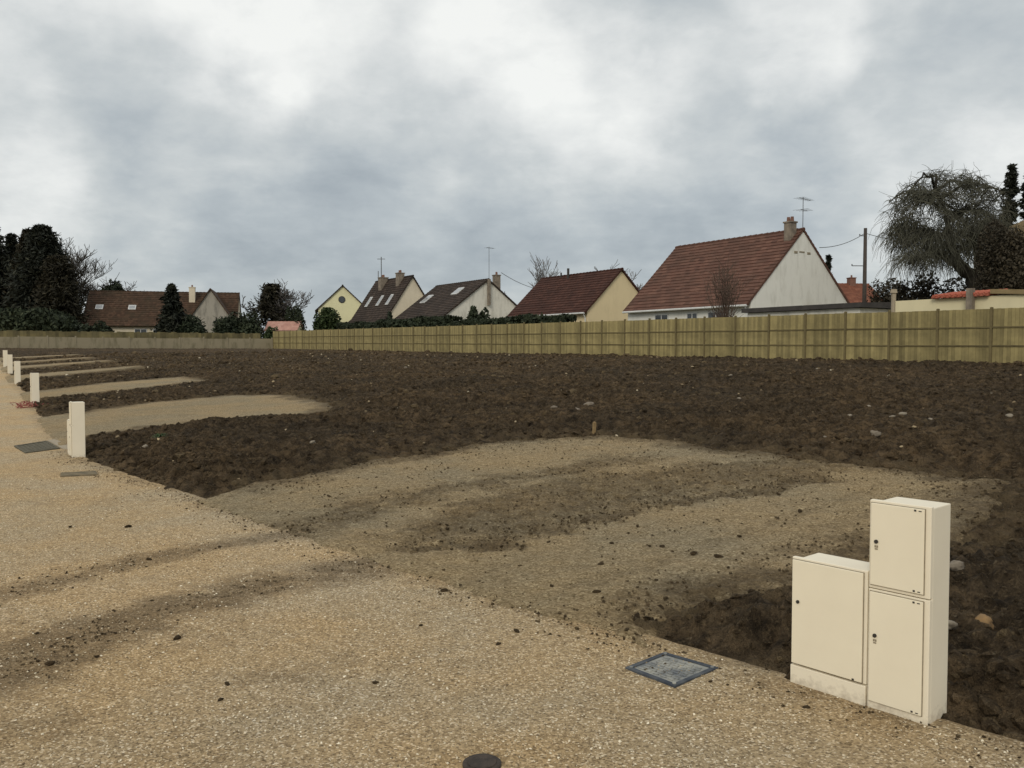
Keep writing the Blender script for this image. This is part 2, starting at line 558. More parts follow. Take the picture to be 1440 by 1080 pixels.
S = spaced(-14, WALL_S - .12, lambda s: .16 if s < 1 else max(.034, .0027 * s))
G = spaced(0, 1, lambda v: max(.034, .0042 * (v * 26.5)) / 26.5)
ss, gg = np.meshgrid(S, G, indexing='ij')
wa = we(ss) - .12
ww = wa + (FENCE_W + .5 - wa) * gg
hh, dust = soil_h(ss, ww, True)
xx, yy = xy(ss, ww)
me = np_mesh('soil_field', np.stack([xx, yy, hh], -1).reshape(-1, 3), grid_faces(*ss.shape), {'dust': dust})
tag(link('soil_field', me, M['soil']), kind='structure')

# sandy access pads, one sheet each, sinking under the soil at their ragged rims
DARK = [(6.77, 3.1), (7.44, 4.02), (7.94, 5.19), (7.99, 6.55), (7.7, 8.06), (6.68, 9.25), (6.09, 8.55), (6.23, 7.05), (6.32, 5.63), (6.14, 4.47), (6.19, 3.48)]
TRK2 = [(7.45, 2.3), (7.64, 2.71), (8.25, 3.62), (8.38, 4.71), (8.38, 5.88), (8.6, 7.4)]
TRK3 = [(6.38, 3.0), (6.06, 3.82), (6.18, 5.07), (6.21, 6.5), (6.03, 7.97)]
WEDGE = [(4.05, 6.02), (3.74, 4.66), (3.77, 3.96), (3.84, 3.5)]
for i, P in enumerate(PADS):
    lo, hi = P.min(0) - .45, P.max(0) + .45
    st = (.035 if i == 0 else .08 if i < 3 else .14)
    a, b = np.arange(lo[0], hi[0], st), np.arange(lo[1], hi[1], st)
    s2, w2 = np.meshgrid(a, b, indexing='ij')
    sd = pad_sd(i, s2, w2)
    x2, y2 = xy(s2, w2)
    sd = np.maximum(sd, we(s2) - .04 - w2 + .035 * vn(x2 / .35, y2 / .35, 91))   # stops at the gravel's straight edge
    h = zg(s2, w2) + (.020 if i < 2 else .06 if i < 3 else .10) - .14 * sm(-.02, .30, sd) + .014 * vn(x2 / .7, y2 / .7, 41) + .008 * vn(x2 / .16, y2 / .16, 42) + .006 * vn(x2 / .075, y2 / .075, 72)
    mud = .92 * sm(-1.0, .10, sd + .25 * vn(x2 / .5, y2 / .5, 43)) ** 1.5 * (.25 + .75 * sm(.1, .9, w2 - we(s2)))
    if i == 0:
        nz = .28 * vn(x2 / .6, y2 / .6, 44) + .14 * vn(x2 / .2, y2 / .2, 45)
        dk = sm(.50, -.30, polydist(s2, w2, DARK) + nz)
        t2 = .9 * sm(.75, .05, linedist(s2, w2, TRK2) + nz)
        t3 = sm(.34, .02, linedist(s2, w2, TRK3) + nz * .8)
        wd = .8 * sm(.65, .05, linedist(s2, w2, WEDGE) + nz)
        mud = np.maximum.reduce([mud, .72 * dk, .75 * t2, .8 * t3, wd])
        rough = np.maximum.reduce([dk, t3, t2 * .8, wd])
        h += .006 * vn(x2 / .07, y2 / .07, 63) + .008 * vn(x2 / .2, y2 / .2, 64)
        h += rough * (.028 * vn(x2 / .12, y2 / .12, 46) + .016 * vn(x2 / .06, y2 / .06, 47) + .02 * (.3 - np.abs(vn(x2 / .25, y2 / .25, 48))))
        h -= .02 * t3
        for q, off in enumerate((.5, 1.0, 3.0, 3.6)):      # faint tyre lines running in from the road
            ln = [(3.6 + off, 3.4), (4.0 + off * .9, 5.5), (4.6 + off * .8, 8.2)]
            r_ = sm(.16, .04, linedist(s2, w2, ln) + .06 * vn(x2 / .3, y2 / .3, 60 + q))
            mud = np.maximum(mud, .33 * r_); h -= .008 * r_
    else:
        mud = np.maximum(mud, .25 * sm(-.1, .5, vn(x2 / 1.2, y2 / .8, 49)))
    keep = (sd < .40).ravel()
    fc = grid_faces(*s2.shape)
    fc = fc[keep[fc].all(1)]
    used = np.unique(fc); remap = np.full(keep.size, -1); remap[used] = np.arange(len(used))
    me = np_mesh('sand_path', np.stack([x2, y2, h], -1).reshape(-1, 3)[used], remap[fc], {'mud': mud.ravel()[used]})
    tag(link('sand_path', me, M['sand']), kind='structure')

# gravel road
RA = [(6.35, -1.2), (6.7, 0.24), (7.04, 0.71), (7.29, 1.24), (7.37, 1.81), (7.46, 2.5)]
RB = [(4.4, -1.4), (5.09, 0.17), (5.39, 0.53), (5.68, 0.96), (5.87, 1.44), (6.04, 1.98), (6.06, 2.54), (6.38, 3.18)]
RC = [(4.25, -.6), (4.28, 0.14), (4.23, 0.36)]
RD = [(4.23, 1.1), (4.29, 1.4), (4.28, 1.79)]
S = spaced(-14, 130, lambda s: .3 if s < 1 else max(.04, .005 * s))
W = np.concatenate([spaced(-12, -2, lambda w: .25), spaced(-2, 4.2, lambda w: .045)[1:], spaced(4.2, 9.5, lambda w: .2)[1:]])
ss, ww = np.meshgrid(S, W, indexing='ij')
x2, y2 = xy(ss, ww)
d = ww - we(ss)
nz = .20 * vn(x2 / .5, y2 / .5, 51) + .10 * vn(x2 / .16, y2 / .16, 52)
h = zr(ss) + .006 * vn(x2 / .9, y2 / .9, 53) + .003 * vn(x2 / .2, y2 / .2, 54) - .12 * sm(.05, .3, d)
mud = np.maximum.reduce([.9 * sm(.42, .0, linedist(ss, ww, RA) + nz), 1.1 * sm(.62, .0, linedist(ss, ww, RB) + nz * 1.1),
                         .6 * sm(.16, .02, linedist(ss, ww, RC) + nz), .45 * sm(.12, .02, linedist(ss, ww, RD) + nz),
                         .60 * sm(-.45, .1, d + nz * .7), .3 * sm(.1, .6, vn(x2 / 1.6, y2 / 1.1, 55))])
me = np_mesh('gravel_road', np.stack([x2, y2, h], -1).reshape(-1, 3), grid_faces(*ss.shape), {'mud': mud})
tag(link('gravel_road', me, M['road']), kind='structure')

# the land all around, under the road and the field and out to the horizon
S = np.concatenate([np.linspace(-900, -60, 8), np.linspace(-40, 140, 46), np.linspace(180, 1500, 10)])
W = np.concatenate([np.linspace(-900, -60, 8), np.linspace(-40, 90, 66), np.linspace(130, 1200, 9)])
ss, ww = np.meshgrid(S, W, indexing='ij')
x2, y2 = xy(ss, ww)
inside = sm(-14, -11, ww) * sm(FENCE_W + 2.4, FENCE_W + .2, ww) * sm(-16, -13, ss) * sm(132, 128, ss)
h = zg(ss, ww) - .35 * inside + .05 * vn(x2 / 5, y2 / 5, 61)
me = np_mesh('grass_land', np.stack([x2, y2, h], -1).reshape(-1, 3), grid_faces(*ss.shape))
tag(link('grass_land', me, M['verge']), kind='structure')


# ------------------------------------------------------------------ loose things on the ground
def ico(sub):
    bm = bmesh.new(); bmesh.ops.create_icosphere(bm, subdivisions=sub, radius=1)
    bm.verts.index_update()
    V = np.array([v.co[:] for v in bm.verts]); Fc = np.array([[v.index for v in f.verts] for f in bm.faces])
    bm.free()
    return V, Fc


def lump(V, seed, rough=.35):
    r = np.random.default_rng(seed)
    k = r.normal(size=(5, 3)) * 1.6; ph = r.uniform(0, 6, 5)
    m = 1 + rough * np.sin(V @ k.T + ph).mean(1) * 1.6 + r.normal(size=len(V)) * rough * .22
    return V * m[:, None]


def rotmats(n, r):
    q = r.normal(size=(n, 4)); q /= np.linalg.norm(q, axis=1)[:, None]
    w_, x_, y_, z_ = q.T
    return np.stack([np.stack([1 - 2 * (y_ * y_ + z_ * z_), 2 * (x_ * y_ - z_ * w_), 2 * (x_ * z_ + y_ * w_)], -1),
                     np.stack([2 * (x_ * y_ + z_ * w_), 1 - 2 * (x_ * x_ + z_ * z_), 2 * (y_ * z_ - x_ * w_)], -1),
                     np.stack([2 * (x_ * z_ - y_ * w_), 2 * (y_ * z_ + x_ * w_), 1 - 2 * (x_ * x_ + y_ * y_)], -1)], -2)


def scatter(name, pos, size, sub, mat, flat=.75, rough=.35, seed=1, tints=None, attrn='tint', smooth=True):
    r = np.random.default_rng(seed)
    V0, F0 = ico(sub)
    n = len(pos)
    shapes = np.stack([lump(V0, seed * 100 + k, rough) for k in range(12)])
    pick = r.integers(0, 12, n)
    sc = np.stack([r.uniform(.75, 1.3, n), r.uniform(.75, 1.3, n), r.uniform(.6, 1.0, n)], -1)
    A = shapes[pick] * sc[:, None, :]
    A = np.einsum('nij,nkj->nki', rotmats(n, r), A)
    A[..., 2] *= flat
    A = A * size[:, None, None] + pos[:, None, :]
    Fc = (F0[None] + (np.arange(n) * len(V0))[:, None, None]).reshape(-1, F0.shape[1])
    t = np.repeat(tints if tints is not None else r.random(n), len(V0))
    me = np_mesh(name, A.reshape(-1, 3), Fc, {attrn: t}, smooth)
    return link(name, me, mat)


def in_pads(s, w, lim=0.0):
    k = np.zeros(s.shape, bool)
    for i in range(len(PADS)): k |= pad_sd(i, s, w) < lim
    return k


# soil clods: denser and smaller near the viewpoint
r = np.random.default_rng(3)
n = 60000
s_ = r.uniform(0, 1, n) ** 2.0 * 70 + r.uniform(-3, 2, n)
w_ = we(s_) + .05 + r.uniform(0, 1, n) ** 1.5 * (FENCE_W - we(s_) - .3)
k = ~in_pads(s_, w_, .02)
s_, w_ = s_[k], w_[k]
x_, y_ = xy(s_, w_); h_ = soil_h(s_, w_)
dist = np.hypot(x_, y_)
sz = (.007 + .024 * r.random(len(s_)) ** 3.2 + .022 * (r.random(len(s_)) < .06) * r.random(len(s_)) * ~in_pads(s_, w_, .45)) * (1 + dist / 24) * (.7 + .6 * sm(-.4, .5, vn(x_ / 1.7, y_ / 1.7, 77)))
o = scatter('soil_clods', np.stack([x_, y_, h_ + sz * .10], -1), sz, 1, M['soil'], .8, .7, 3, tints=np.where(r.random(len(s_)) < .13, r.uniform(.3, .95, len(s_)), .15 * r.random(len(s_))), attrn='dust', smooth=False)
tag(o, 'dark clods of turned soil all over the bare field', 'soil clods', kind='stuff')

# crumbs of soil on the sand pads and along the road edge
n = 42000
s_ = r.uniform(2, 12, n); w_ = r.uniform(2.2, 9.4, n)
x_, y_ = xy(s_, w_)
nz = .25 * vn(x_ / .6, y_ / .6, 44)
den = np.maximum.reduce([sm(.3, -.2, polydist(s_, w_, DARK) + nz) * .6, sm(.4, .05, linedist(s_, w_, TRK3) + nz), .9 * sm(.5, .05, linedist(s_, w_, TRK2) + nz),
                         sm(.8, .1, linedist(s_, w_, WEDGE)), np.full(n, .16), 1.0 * sm(-.85, .1, pad_sd(0, s_, w_)) ** 1.2 * (.12 + .88 * sm(.1, .8, w_ - we(s_)))])
k = (r.random(n) < den) & (pad_sd(0, s_, w_) < .1)
s_, w_ = s_[k], w_[k]; x_, y_ = xy(s_, w_)
sz = .003 + .012 * r.random(len(s_)) ** 5
o = scatter('soil_crumbs', np.stack([x_, y_, zg(s_, w_) + .022 + sz * .2], -1), sz, 1, M['soil'], .75, .6, 4, tints=.15 + .7 * r.random(len(s_)), attrn='dust', smooth=False)
tag(o, 'small dark crumbs of soil strewn over the sandy driveway patch', 'soil crumbs', kind='stuff')
n = 5000
s_ = r.uniform(1.5, 16, n); w_ = we(s_) - np.abs(r.normal(0, .22, n))
t_ = r.uniform(0, 1, n); q = r.random(n)
RBn, RAn = np.array(RB), np.array(RA)
for RR, lo, hi in ((RBn, .0, .30), (RAn, .30, .42)):
    k = (q >= lo) & (q < hi)
    u = r.uniform(0, len(RR) - 1.001, k.sum()); i0 = u.astype(int); f = (u - i0)[:, None]
    p = RR[i0] * (1 - f) + RR[i0 + 1] * f + r.normal(0, .15, (k.sum(), 2))
    s_[k], w_[k] = p[:, 0], p[:, 1]
keep = w_ < we(s_) + .02
s_, w_ = s_[keep], w_[keep]; x_, y_ = xy(s_, w_)
sz = .0025 + .009 * r.random(len(s_)) ** 5
o = scatter('soil_crumbs', np.stack([x_, y_, zr(s_) + sz * .3], -1), sz, 1, M['soil'], .7, .6, 5, tints=.15 + .7 * r.random(len(s_)), attrn='dust', smooth=False)
tag(o, 'fine dark crumbs of soil dropped along the wheel tracks on the gravel road', 'soil crumbs', kind='stuff')

# loose pebbles on the gravel
n = 30000
y0 = 3.0 + r.uniform(0, 1, n) ** 1.7 * 8.5
x0 = r.uniform(-.68, .68, n) * y0
s_, w_ = sw(x0, y0)
k = w_ < we(s_) + .02
x0, y0, s_ = x0[k], y0[k], s_[k]
sz = (.0024 + .0044 * r.random(len(s_)) ** 2.6) * (1 + .05 * y0)
o = scatter('gravel', np.stack([x0, y0, zr(s_) + sz * .35], -1), sz, 0, M['pebble'], .7, .3, 6, smooth=False) if False else None
V0 = np.array([(1, 0, 0), (-1, 0, 0), (0, 1, 0), (0, -1, 0), (0, 0, 1), (0, 0, -1)], float)
F0 = np.array([(0, 2, 4), (2, 1, 4), (1, 3, 4), (3, 0, 4), (2, 0, 5), (1, 2, 5), (3, 1, 5), (0, 3, 5)])
nn = len(s_)
A = V0[None] * r.uniform(.7, 1.3, (nn, 6, 1)) * r.uniform(.7, 1.25, (nn, 1, 3))
A = np.einsum('nij,nkj->nki', rotmats(nn, r), A); A[..., 2] *= .7
A = A * sz[:, None, None] + np.stack([x0, y0, zr(s_) + sz * .25], -1)[:, None, :]
me = np_mesh('gravel', A.reshape(-1, 3), (F0[None] + (np.arange(nn) * 6)[:, None, None]).reshape(-1, 3), {'tint': np.repeat(r.random(nn), 6)}, False)
tag(link('gravel', me, M['pebble']), 'loose tan and white gravel lying on the road surface', 'gravel', kind='stuff')

# small stones and flints in the soil
n = 1100
s_ = r.uniform(0, 1, n) ** 1.4 * 60; w_ = we(s_) + .2 + r.random(n) * (FENCE_W - we(s_) - .5)
k = ~in_pads(s_, w_, .0)
s_, w_ = s_[k], w_[k]; x_, y_ = xy(s_, w_); dist = np.hypot(x_, y_)
sz = (.006 + .019 * r.random(len(s_)) ** 3) * (1 + dist / 26)
o = scatter('pebbles', np.stack([x_, y_, soil_h(s_, w_) + sz * .45], -1), sz, 1, M['pebble'], .7, .3, 8, tints=.1 + .75 * r.random(len(s_)) ** 2)
tag(o, 'small pale flints scattered through the turned soil', 'pebbles', kind='stuff')

STONES = [  # s, w, size, material, label, group
    (14.09, 10.25, .075, 'st_grey', 'pinkish grey stone, leftmost of three stones in the soil beyond the wooden stake', 'stones beyond the wooden stake'),
    (13.41, 10.31, .060, 'st_grey', 'pinkish grey stone between two others in the soil beyond the wooden stake', 'stones beyond the wooden stake'),
    (13.87, 10.95, .085, 'st_grey', 'pinkish grey stone, rightmost of three stones in the soil beyond the wooden stake', 'stones beyond the wooden stake'),
    (11.43, 10.62, .062, 'st_pale', 'flat whitish stone in the soil to the right of the wooden stake', None),
    (2.49, 4.75, .074, 'st_orange', 'rough orange brown stone in the dark soil beside the tall near cabinet', None),
    (2.33, 4.38, .034, 'st_grey', 'buff stone in the soil just in front of the orange stone', None),
    (3.11, 5.56, .045, 'st_grey', 'flat grey stone poking out behind the side of the tall near cabinet', None),
    (2.62, 4.60, .036, 'st_pale', 'pale stone half hidden by the lower edge of the tall near cabinet', None),
    (14.05, 2.46, .055, 'st_pale', 'pale stone near the road edge in front of the second cabinet', None),
    (12.45, 4.54, .050, 'st_pale', 'whitish stone alone in the dark soil left of the near sandy patch', None),
    (9.05, 10.69, .045, 'st_pale', 'white stone just beyond the far rim of the near sandy patch', None),
    (7.32, 10.92, .052, 'st_grey', 'long flat grey stone at the right rim of the near sandy patch', None),
]
for s0, w0, z_, mt, lb, gp in STONES:
    p = np.array([[0., 0., 0.]])
    o = scatter('stone', p, np.array([z_]), 3, M[mt], .72, .42, int(s0 * 37 + w0 * 11))
    x0, y0 = xy(s0, w0)
    o.location = (x0, y0, float(soil_h(np.array([s0]), np.array([w0]))[0]) + z_ * .28)
    tag(o, lb, 'stone', gp)
FAR = [(10.56, 12.41, .07), (10.86, 12.61, .06), (10.65, 13.59, .08), (9.74, 14.32, .085), (8.4, 13.01, .07), (8.23, 13.01, .09), (7.81, 13.13, .06),
       (8.88, 12.56, .06), (17.37, 18.94, .09), (17.76, 23.37, .09), (14.36, 4.67, .04), (6.96, 13.89, .08), (7.98, 16.26, .09), (34.48, 16.87, .12),
       (7.75, 10.4, .05), (12.82, 14.26, .07), (14.01, 21.5, .10), (9.48, 18.17, .10)]
proto = [scatter('stone', np.array([[0., 0., 0.]]), np.array([1.0]), 2, M['st_pale'], .6, .3, 900 + q) for q in range(4)]
for q, (s0, w0, z_) in enumerate(FAR):
    o = proto[q] if q < 4 else proto[q % 4].copy()
    if q >= 4: COL.objects.link(o)
    x0, y0 = xy(s0, w0)
    o.location = (x0, y0, float(soil_h(np.array([s0]), np.array([w0]))[0]) + z_ * .3)
    z_ *= .62; o.scale = (z_, z_, z_); o.rotation_euler = (0, 0, q * 1.7)
    tag(o, 'small pale stone lying out in the open dark soil of the field', 'stone', 'pale stones out in the field')

CLODS = [(4.57, 2.33, .016), (4.15, 2.75, .022), (4.03, 2.54, .019), (3.89, 1.73, .016), (2.52, 3.27, .02), (8.65, 1.35, .03), (7.2, 1.27, .025),
         (4.97, 3.0, .018), (7.34, 1.86, .022), (5.14, 2.8, .022), (8.95, 0.9, .025), (5.12, 1.05, .026), (5.07, 0.4, .03), (4.27, 1.11, .018), (4.1, 1.03, .016)]
PADCLODS = [(4.43, 3.57, .03), (4.93, 4.01, .026), (3.77, 3.26, .022), (4.52, 4.82, .038), (5.01, 4.7, .028), (4.85, 5.42, .024), (4.71, 4.75, .024), (5.35, 4.47, .028), (5.12, 6.52, .035), (5.76, 7.0, .026)]
proto = [scatter('mud_clod', np.array([[0., 0., 0.]]), np.array([1.0]), 2, M['soil'], .65, .45, 700 + q, attrn='dust', tints=np.array([.1])) for q in range(4)]
q = 0
for lst, lb, gp, dz in ((CLODS, 'small dark clod of mud dropped on the pale gravel road', 'mud clods on the gravel road', 0),
                        (PADCLODS, 'small dark clod of mud lying on the near sandy driveway patch', 'mud clods on the sandy patch', .02)):
    for s0, w0, z_ in lst:
        o = proto[q] if q < 4 else proto[q % 4].copy()
        if q >= 4: COL.objects.link(o)
        x0, y0 = xy(s0, w0)
        o.location = (x0, y0, float(zg(s0, w0)) + dz + z_ * .25)
        z_ *= .78; o.scale = (z_ * 1.1, z_ * .85, z_ * .9); o.rotation_euler = (0, 0, q * 2.1)
        tag(o, lb, 'mud clod', gp)
        q += 1


# ------------------------------------------------------------------ utility cabinets
def cyl(mb, c, r0, y0, y1, sides=14, tint=.5):
    mb.tube([(c[0], y0, c[1]), (c[0], y1, c[1])], r0, sides, tint)


def lock_on(door, x, z, marks=True):
    k = MB(); cyl(k, (x, z), .0085, -.006, .001); cyl(k, (x, z), .004, -.009, -.005)
    k.build('lock', M['dark'], door, smooth=False)
    if marks:
        g = MB()
        g.box(x - .008, x - .001, -.0015, .001, z - .024, z - .014); g.box(x + .001, x + .008, -.0015, .001, z - .024, z - .014)
        g.box(x - .008, x + .007, -.0015, .001, z - .034, z - .027)
        g.build('marking', M['grey_mark'], door)


def low_cabinet(loc, rz, label):
    t = empty('low_cabinet', loc, rz, label, 'utility cabinet', 'low utility cabinets')
    b = MB()
    b.rbox(.035, .382, .034, .20, -.12, .628, .005)
    b.rbox(.0, .386, .012, .036, .098, .632, .004)
    b.build('body', M['cream_side'], t)
    p = MB(); p.rbox(.0, .386, .004, .034, -.12, .092, .004); p.build('plinth', M['cream_side'], t)
    q_ = MB(); q_.box(.0045, .3705, .0065, .0118, .1015, .6225); q_.build('gap_shade', M['gap_shade'], t)  # dark gap line round the door, made as a brown backing sheet
    d_ = MB(); d_.rbox(.007, .368, 0, .014, .104, .620, .003)
    d = d_.build('door', M['cream'], t)
    lock_on(d, .040, .415, False)
    h = MB(); h.box(.322, .332, -.002, .004, .106, .114); h.build('hinge', M['dark'], d)
    return t


def tall_cabinet(loc, rz, label):
    t = empty('tall_cabinet', loc, rz, label, 'utility cabinet', 'tall utility cabinets along the road edge')
    b = MB()
    b.rbox(.030, .276, .034, .215, -.12, .962, .005)
    b.rbox(.0, .276, .010, .036, .560, .968, .004)
    b.rbox(.0, .276, .010, .036, -.12, .556, .004)
    b.build('body', M['cream_side'], t)
    for z0, z1, zl in ((.578, .955, .78), (.035, .545, .345)):
        q_ = MB(); q_.box(.0075, .2525, .0045, .0098, z0 - .0025, z1 + .0025); q_.build('gap_shade', M['gap_shade'], t)  # brown sheet edging the door, painted shade for its gap
        d_ = MB(); d_.rbox(.010, .250, -.002, .012, z0, z1, .003)
        d = d_.build('door', M['cream'], t)
        d.data.transform(Matrix.Translation((0, 0, 0)))
        lk = .038
        k = MB(); cyl(k, (lk, zl), .009, -.008, -.001); k.build('lock', M['dark'], d)
        g = MB(); g.box(lk - .008, lk - .001, -.0035, -.001, zl - .028, zl - .017); g.box(lk + .001, lk + .008, -.0035, -.001, zl - .028, zl - .017)
        g.box(lk - .007, lk + .007, -.0035, -.001, zl - .037, zl - .031)
        g.build('marking', M['grey_mark'], d)
        for zz in (z0 + .006, z1 - .012):
            hh_ = MB(); hh_.box(.206, .215, -.004, .002, zz, zz + .008); hh_.box(.226, .238, -.0035, .002, zz + .001, zz + .005)
            hh_.build('hinge', M['dark'], d)
    return t


CA = math.atan2(-.75, .66)
low_cabinet((1.385, 4.215, 0), CA, 'low single door cream cabinet on a plinth, joined to the tall near cabinet')
ca, sa = math.cos(CA), math.sin(CA)
tall_cabinet((1.385 + .392 * ca, 4.215 + .392 * sa, 0), CA, 'tall cream cabinet with two stacked doors, closest to the camera')


def pair(s, w, lab, low=None, k=1.0):
    """near front corner of the tall box at (s, w)"""
    a = math.atan2(-D[1], -D[0])
    ux, uy = -D[0], -D[1]
    px_, py_ = xy(s, w)
    bx, by = px_ - ux * .276 * k, py_ - uy * .276 * k
    z = float(zr(s)) - .01
    o_ = [tall_cabinet((bx, by, z), a, lab)]
    if low: o_.append(low_cabinet((bx - ux * .392 * k, by - uy * .392 * k, z), a, low))
    for q in o_: q.scale = (k, k, k)


pair(14.85, 1.53, 'tall cream cabinet beside the square drain cover, second one along the road',
     'low cream cabinet mostly hidden behind the second tall cabinet along the road', .90)
pair(28.8, 1.93, 'tall cream cabinet with red netting at its foot, third one along the road')
pair(40.7, 2.15, 'small looking cream cabinet next beyond the one with red netting, fourth along the road')
pair(49.6, 2.33, 'distant cream cabinet, fifth along the road, second last before the picture edge')
pair(56.0, 2.42, 'distant cream cabinet, sixth along the road, at the left picture edge')

# covers in the road
fr = [(.59, 4.40), (.835, 4.63), (1.075, 4.40), (.80, 4.15)]
c0 = Vector((sum(p[0] for p in fr) / 4, sum(p[1] for p in fr) / 4, 0))
man = empty('manhole_cover', (c0.x, c0.y, .0), 0, 'square ribbed cover in a blue black iron frame in front of the low cabinet', 'manhole cover')
P4 = [Vector((p[0], p[1], 0)) - c0 for p in fr]


def quad_ring(mb, outer, inner, z0, z1):
    vs = [(p.x, p.y, z0) for p in outer] + [(p.x, p.y, z1) for p in outer] + [(p.x, p.y, z1) for p in inner] + [(p.x, p.y, z0) for p in inner]
    fs = []
    for i in range(4):
        j = (i + 1) % 4
        fs += [(i, i + 4, j + 4, j), (i + 4, i + 8, j + 8, j + 4), (i + 8, i + 12, j + 12, j + 8)]
    mb.add(vs, [tuple(reversed(f)) for f in fs] if False else fs)


m_ = MB(); quad_ring(m_, [p * 1.0 for p in P4], [p * .84 for p in P4], -.03, .007)
m_.build('frame', M['iron'], man)
m_ = MB()
m_.add([(p.x * .835, p.y * .835, .002) for p in P4] + [(p.x * .77, p.y * .77, -.03) for p in P4], [(0, 1, 2, 3)[::-1], (0, 1, 5, 4), (1, 2, 6, 5), (2, 3, 7, 6), (3, 0, 4, 7)])
for k in range(9):                                   # raised ribs of the casting
    for g in range(5):
        u0, u1 = .06 + k * .1, .06 + k * .1 + .055
        v0, v1 = .05 + g * .185 + (.04 if k % 2 else 0), .05 + g * .185 + .12 + (.04 if k % 2 else 0)
        q = []
        for (u, v) in ((u0, v0), (u1, v0), (u1, v1), (u0, v1)):
            p = (P4[0] * (1 - u) + P4[1] * u) * (1 - v) + (P4[3] * (1 - u) + P4[2] * u) * v
            q.append((p.x * .80, p.y * .80))
        m_.add([(a, b, .002) for a, b in q] + [(a, b, .006) for a, b in q], [(4, 5, 6, 7)[::-1], (0, 1, 5, 4), (1, 2, 6, 5), (2, 3, 7, 6), (3, 0, 4, 7)], .7)
m_.build('cover', M['plate'], man)
for p in P4:
    b_ = MB(); q = p * .87
    b_.tube([(q.x, q.y, .005), (q.x, q.y, .012)], .010, 8); b_.build('bolt', M['plate'], man)

vc = empty('valve_cap', (-.12, 3.365, 0), 0, 'round black valve cap sunk in the gravel at the bottom of the picture', 'valve cap')
m_ = MB(); m_.tube([(0, 0, -.03), (0, 0, .006), (0, 0, .010)], [.078, .078, .072], 28); m_.build('collar', M['cap'], vc)
m_ = MB(); m_.tube([(0, 0, .009), (0, 0, .014), (0, 0, .016)], [.060, .058, .045], 28); m_.build('lid', M['cap'], vc)

q4 = [(17.12, .87), (17.75, 1.42), (16.27, 1.50), (15.82, .96)]
Q = [xy(*p) for p in q4]
c1 = np.mean(Q, 0)
dr = empty('drain_cover', (c1[0], c1[1], .004), 0, 'grey green square drain cover in the road beside the second cabinet', 'drain cover')
Q = [Vector((a - c1[0], b - c1[1], 0)) for a, b in Q]
m_ = MB(); quad_ring(m_, Q, [p * .86 for p in Q], -.03, .014); m_.build('frame', M['grille'], dr)
m_ = MB()
m_.add([(p.x * .85, p.y * .85, .004) for p in Q], [(0, 1, 2, 3)[::-1]])
for k in range(7):
    u0, u1 = .05 + k * .135, .05 + k * .135 + .08
    q = []
    for (u, v) in ((u0, .04), (u1, .04), (u1, .96), (u0, .96)):
        p = (Q[0] * (1 - u) + Q[1] * u) * (1 - v) + (Q[3] * (1 - u) + Q[2] * u) * v
        q.append((p.x * .84, p.y * .84))
    m_.add([(a, b, .004) for a, b in q] + [(a, b, .012) for a, b in q], [(4, 5, 6, 7)[::-1], (0, 1, 5, 4), (1, 2, 6, 5), (2, 3, 7, 6), (3, 0, 4, 7)])
m_.build('grid', M['grille'], dr)
m_ = MB()
ap = [xy(*p) for p in ((17.85, 1.44), (18.1, 1.66), (15.9, 1.66), (16.2, 1.53))]
m_.add([(a, b, .014) for a, b in ap] + [(a, b, -.05) for a, b in ap], [(0, 1, 2, 3)[::-1], (0, 1, 5, 4), (1, 2, 6, 5), (2, 3, 7, 6), (3, 0, 4, 7)])
tag(m_.build('concrete_slab', M['concrete']), 'pale concrete slab edging between the drain cover and the second cabinet', 'slab')
m_ = MB()
ap = [xy(*p) for p in ((12.99, 1.2), (12.92, 1.62), (12.54, 1.60), (12.63, 1.16))]
m_.add([(a, b, .013) for a, b in ap] + [(a, b, -.05) for a, b in ap], [(0, 1, 2, 3)[::-1], (0, 1, 5, 4), (1, 2, 6, 5), (2, 3, 7, 6), (3, 0, 4, 7)])
M['dusty'] = plain('mud_stained_grating', (.22, .175, .11), (.12, .105, .075), 9, .95, .5, 60, spec=.05)
tag(m_.build('channel_cover', M['dusty']), 'narrow grey strip cover in the gravel in front of the second cabinet', 'channel cover')

# wooden stake, red netting, weed
m_ = MB(); m_.box(-.022, .022, -.022, .022, -.15, .20)
m_.add([(-.022, -.022, .20), (.022, -.022, .20), (.022, .022, .20), (-.022, .022, .20), (0, 0, .22)], [(0, 1, 4), (1, 2, 4), (2, 3, 4), (3, 0, 4)])
o = m_.build('survey_stake', M['wood'], None, (1.34, 14.0, float(zg(10.98, 8.78))))
o.rotation_euler = (.05, .04, .5)
tag(o, 'small wooden survey stake standing at the far rim of the sandy patch', 'stake')
m_ = MB(); r = random.Random(4)
for k in range(15):
    x0, y0 = r.uniform(-.4, .4), r.uniform(-.3, .3)
    pts = [(x0, y0, .02)]
    for j in range(6): pts.append((pts[-1][0] + r.uniform(-.14, .16), pts[-1][1] + r.uniform(-.12, .12), max(.01, r.uniform(.01, .22) * (1 - abs(x0)))))
    m_.tube(pts, .010, 4)
x0, y0 = xy(27.9, 1.9)
tag(m_.build('red_netting', M['redtape'], None, (x0, y0, float(zr(27.9)))), 'crumpled red warning netting at the foot of the third cabinet', 'netting')


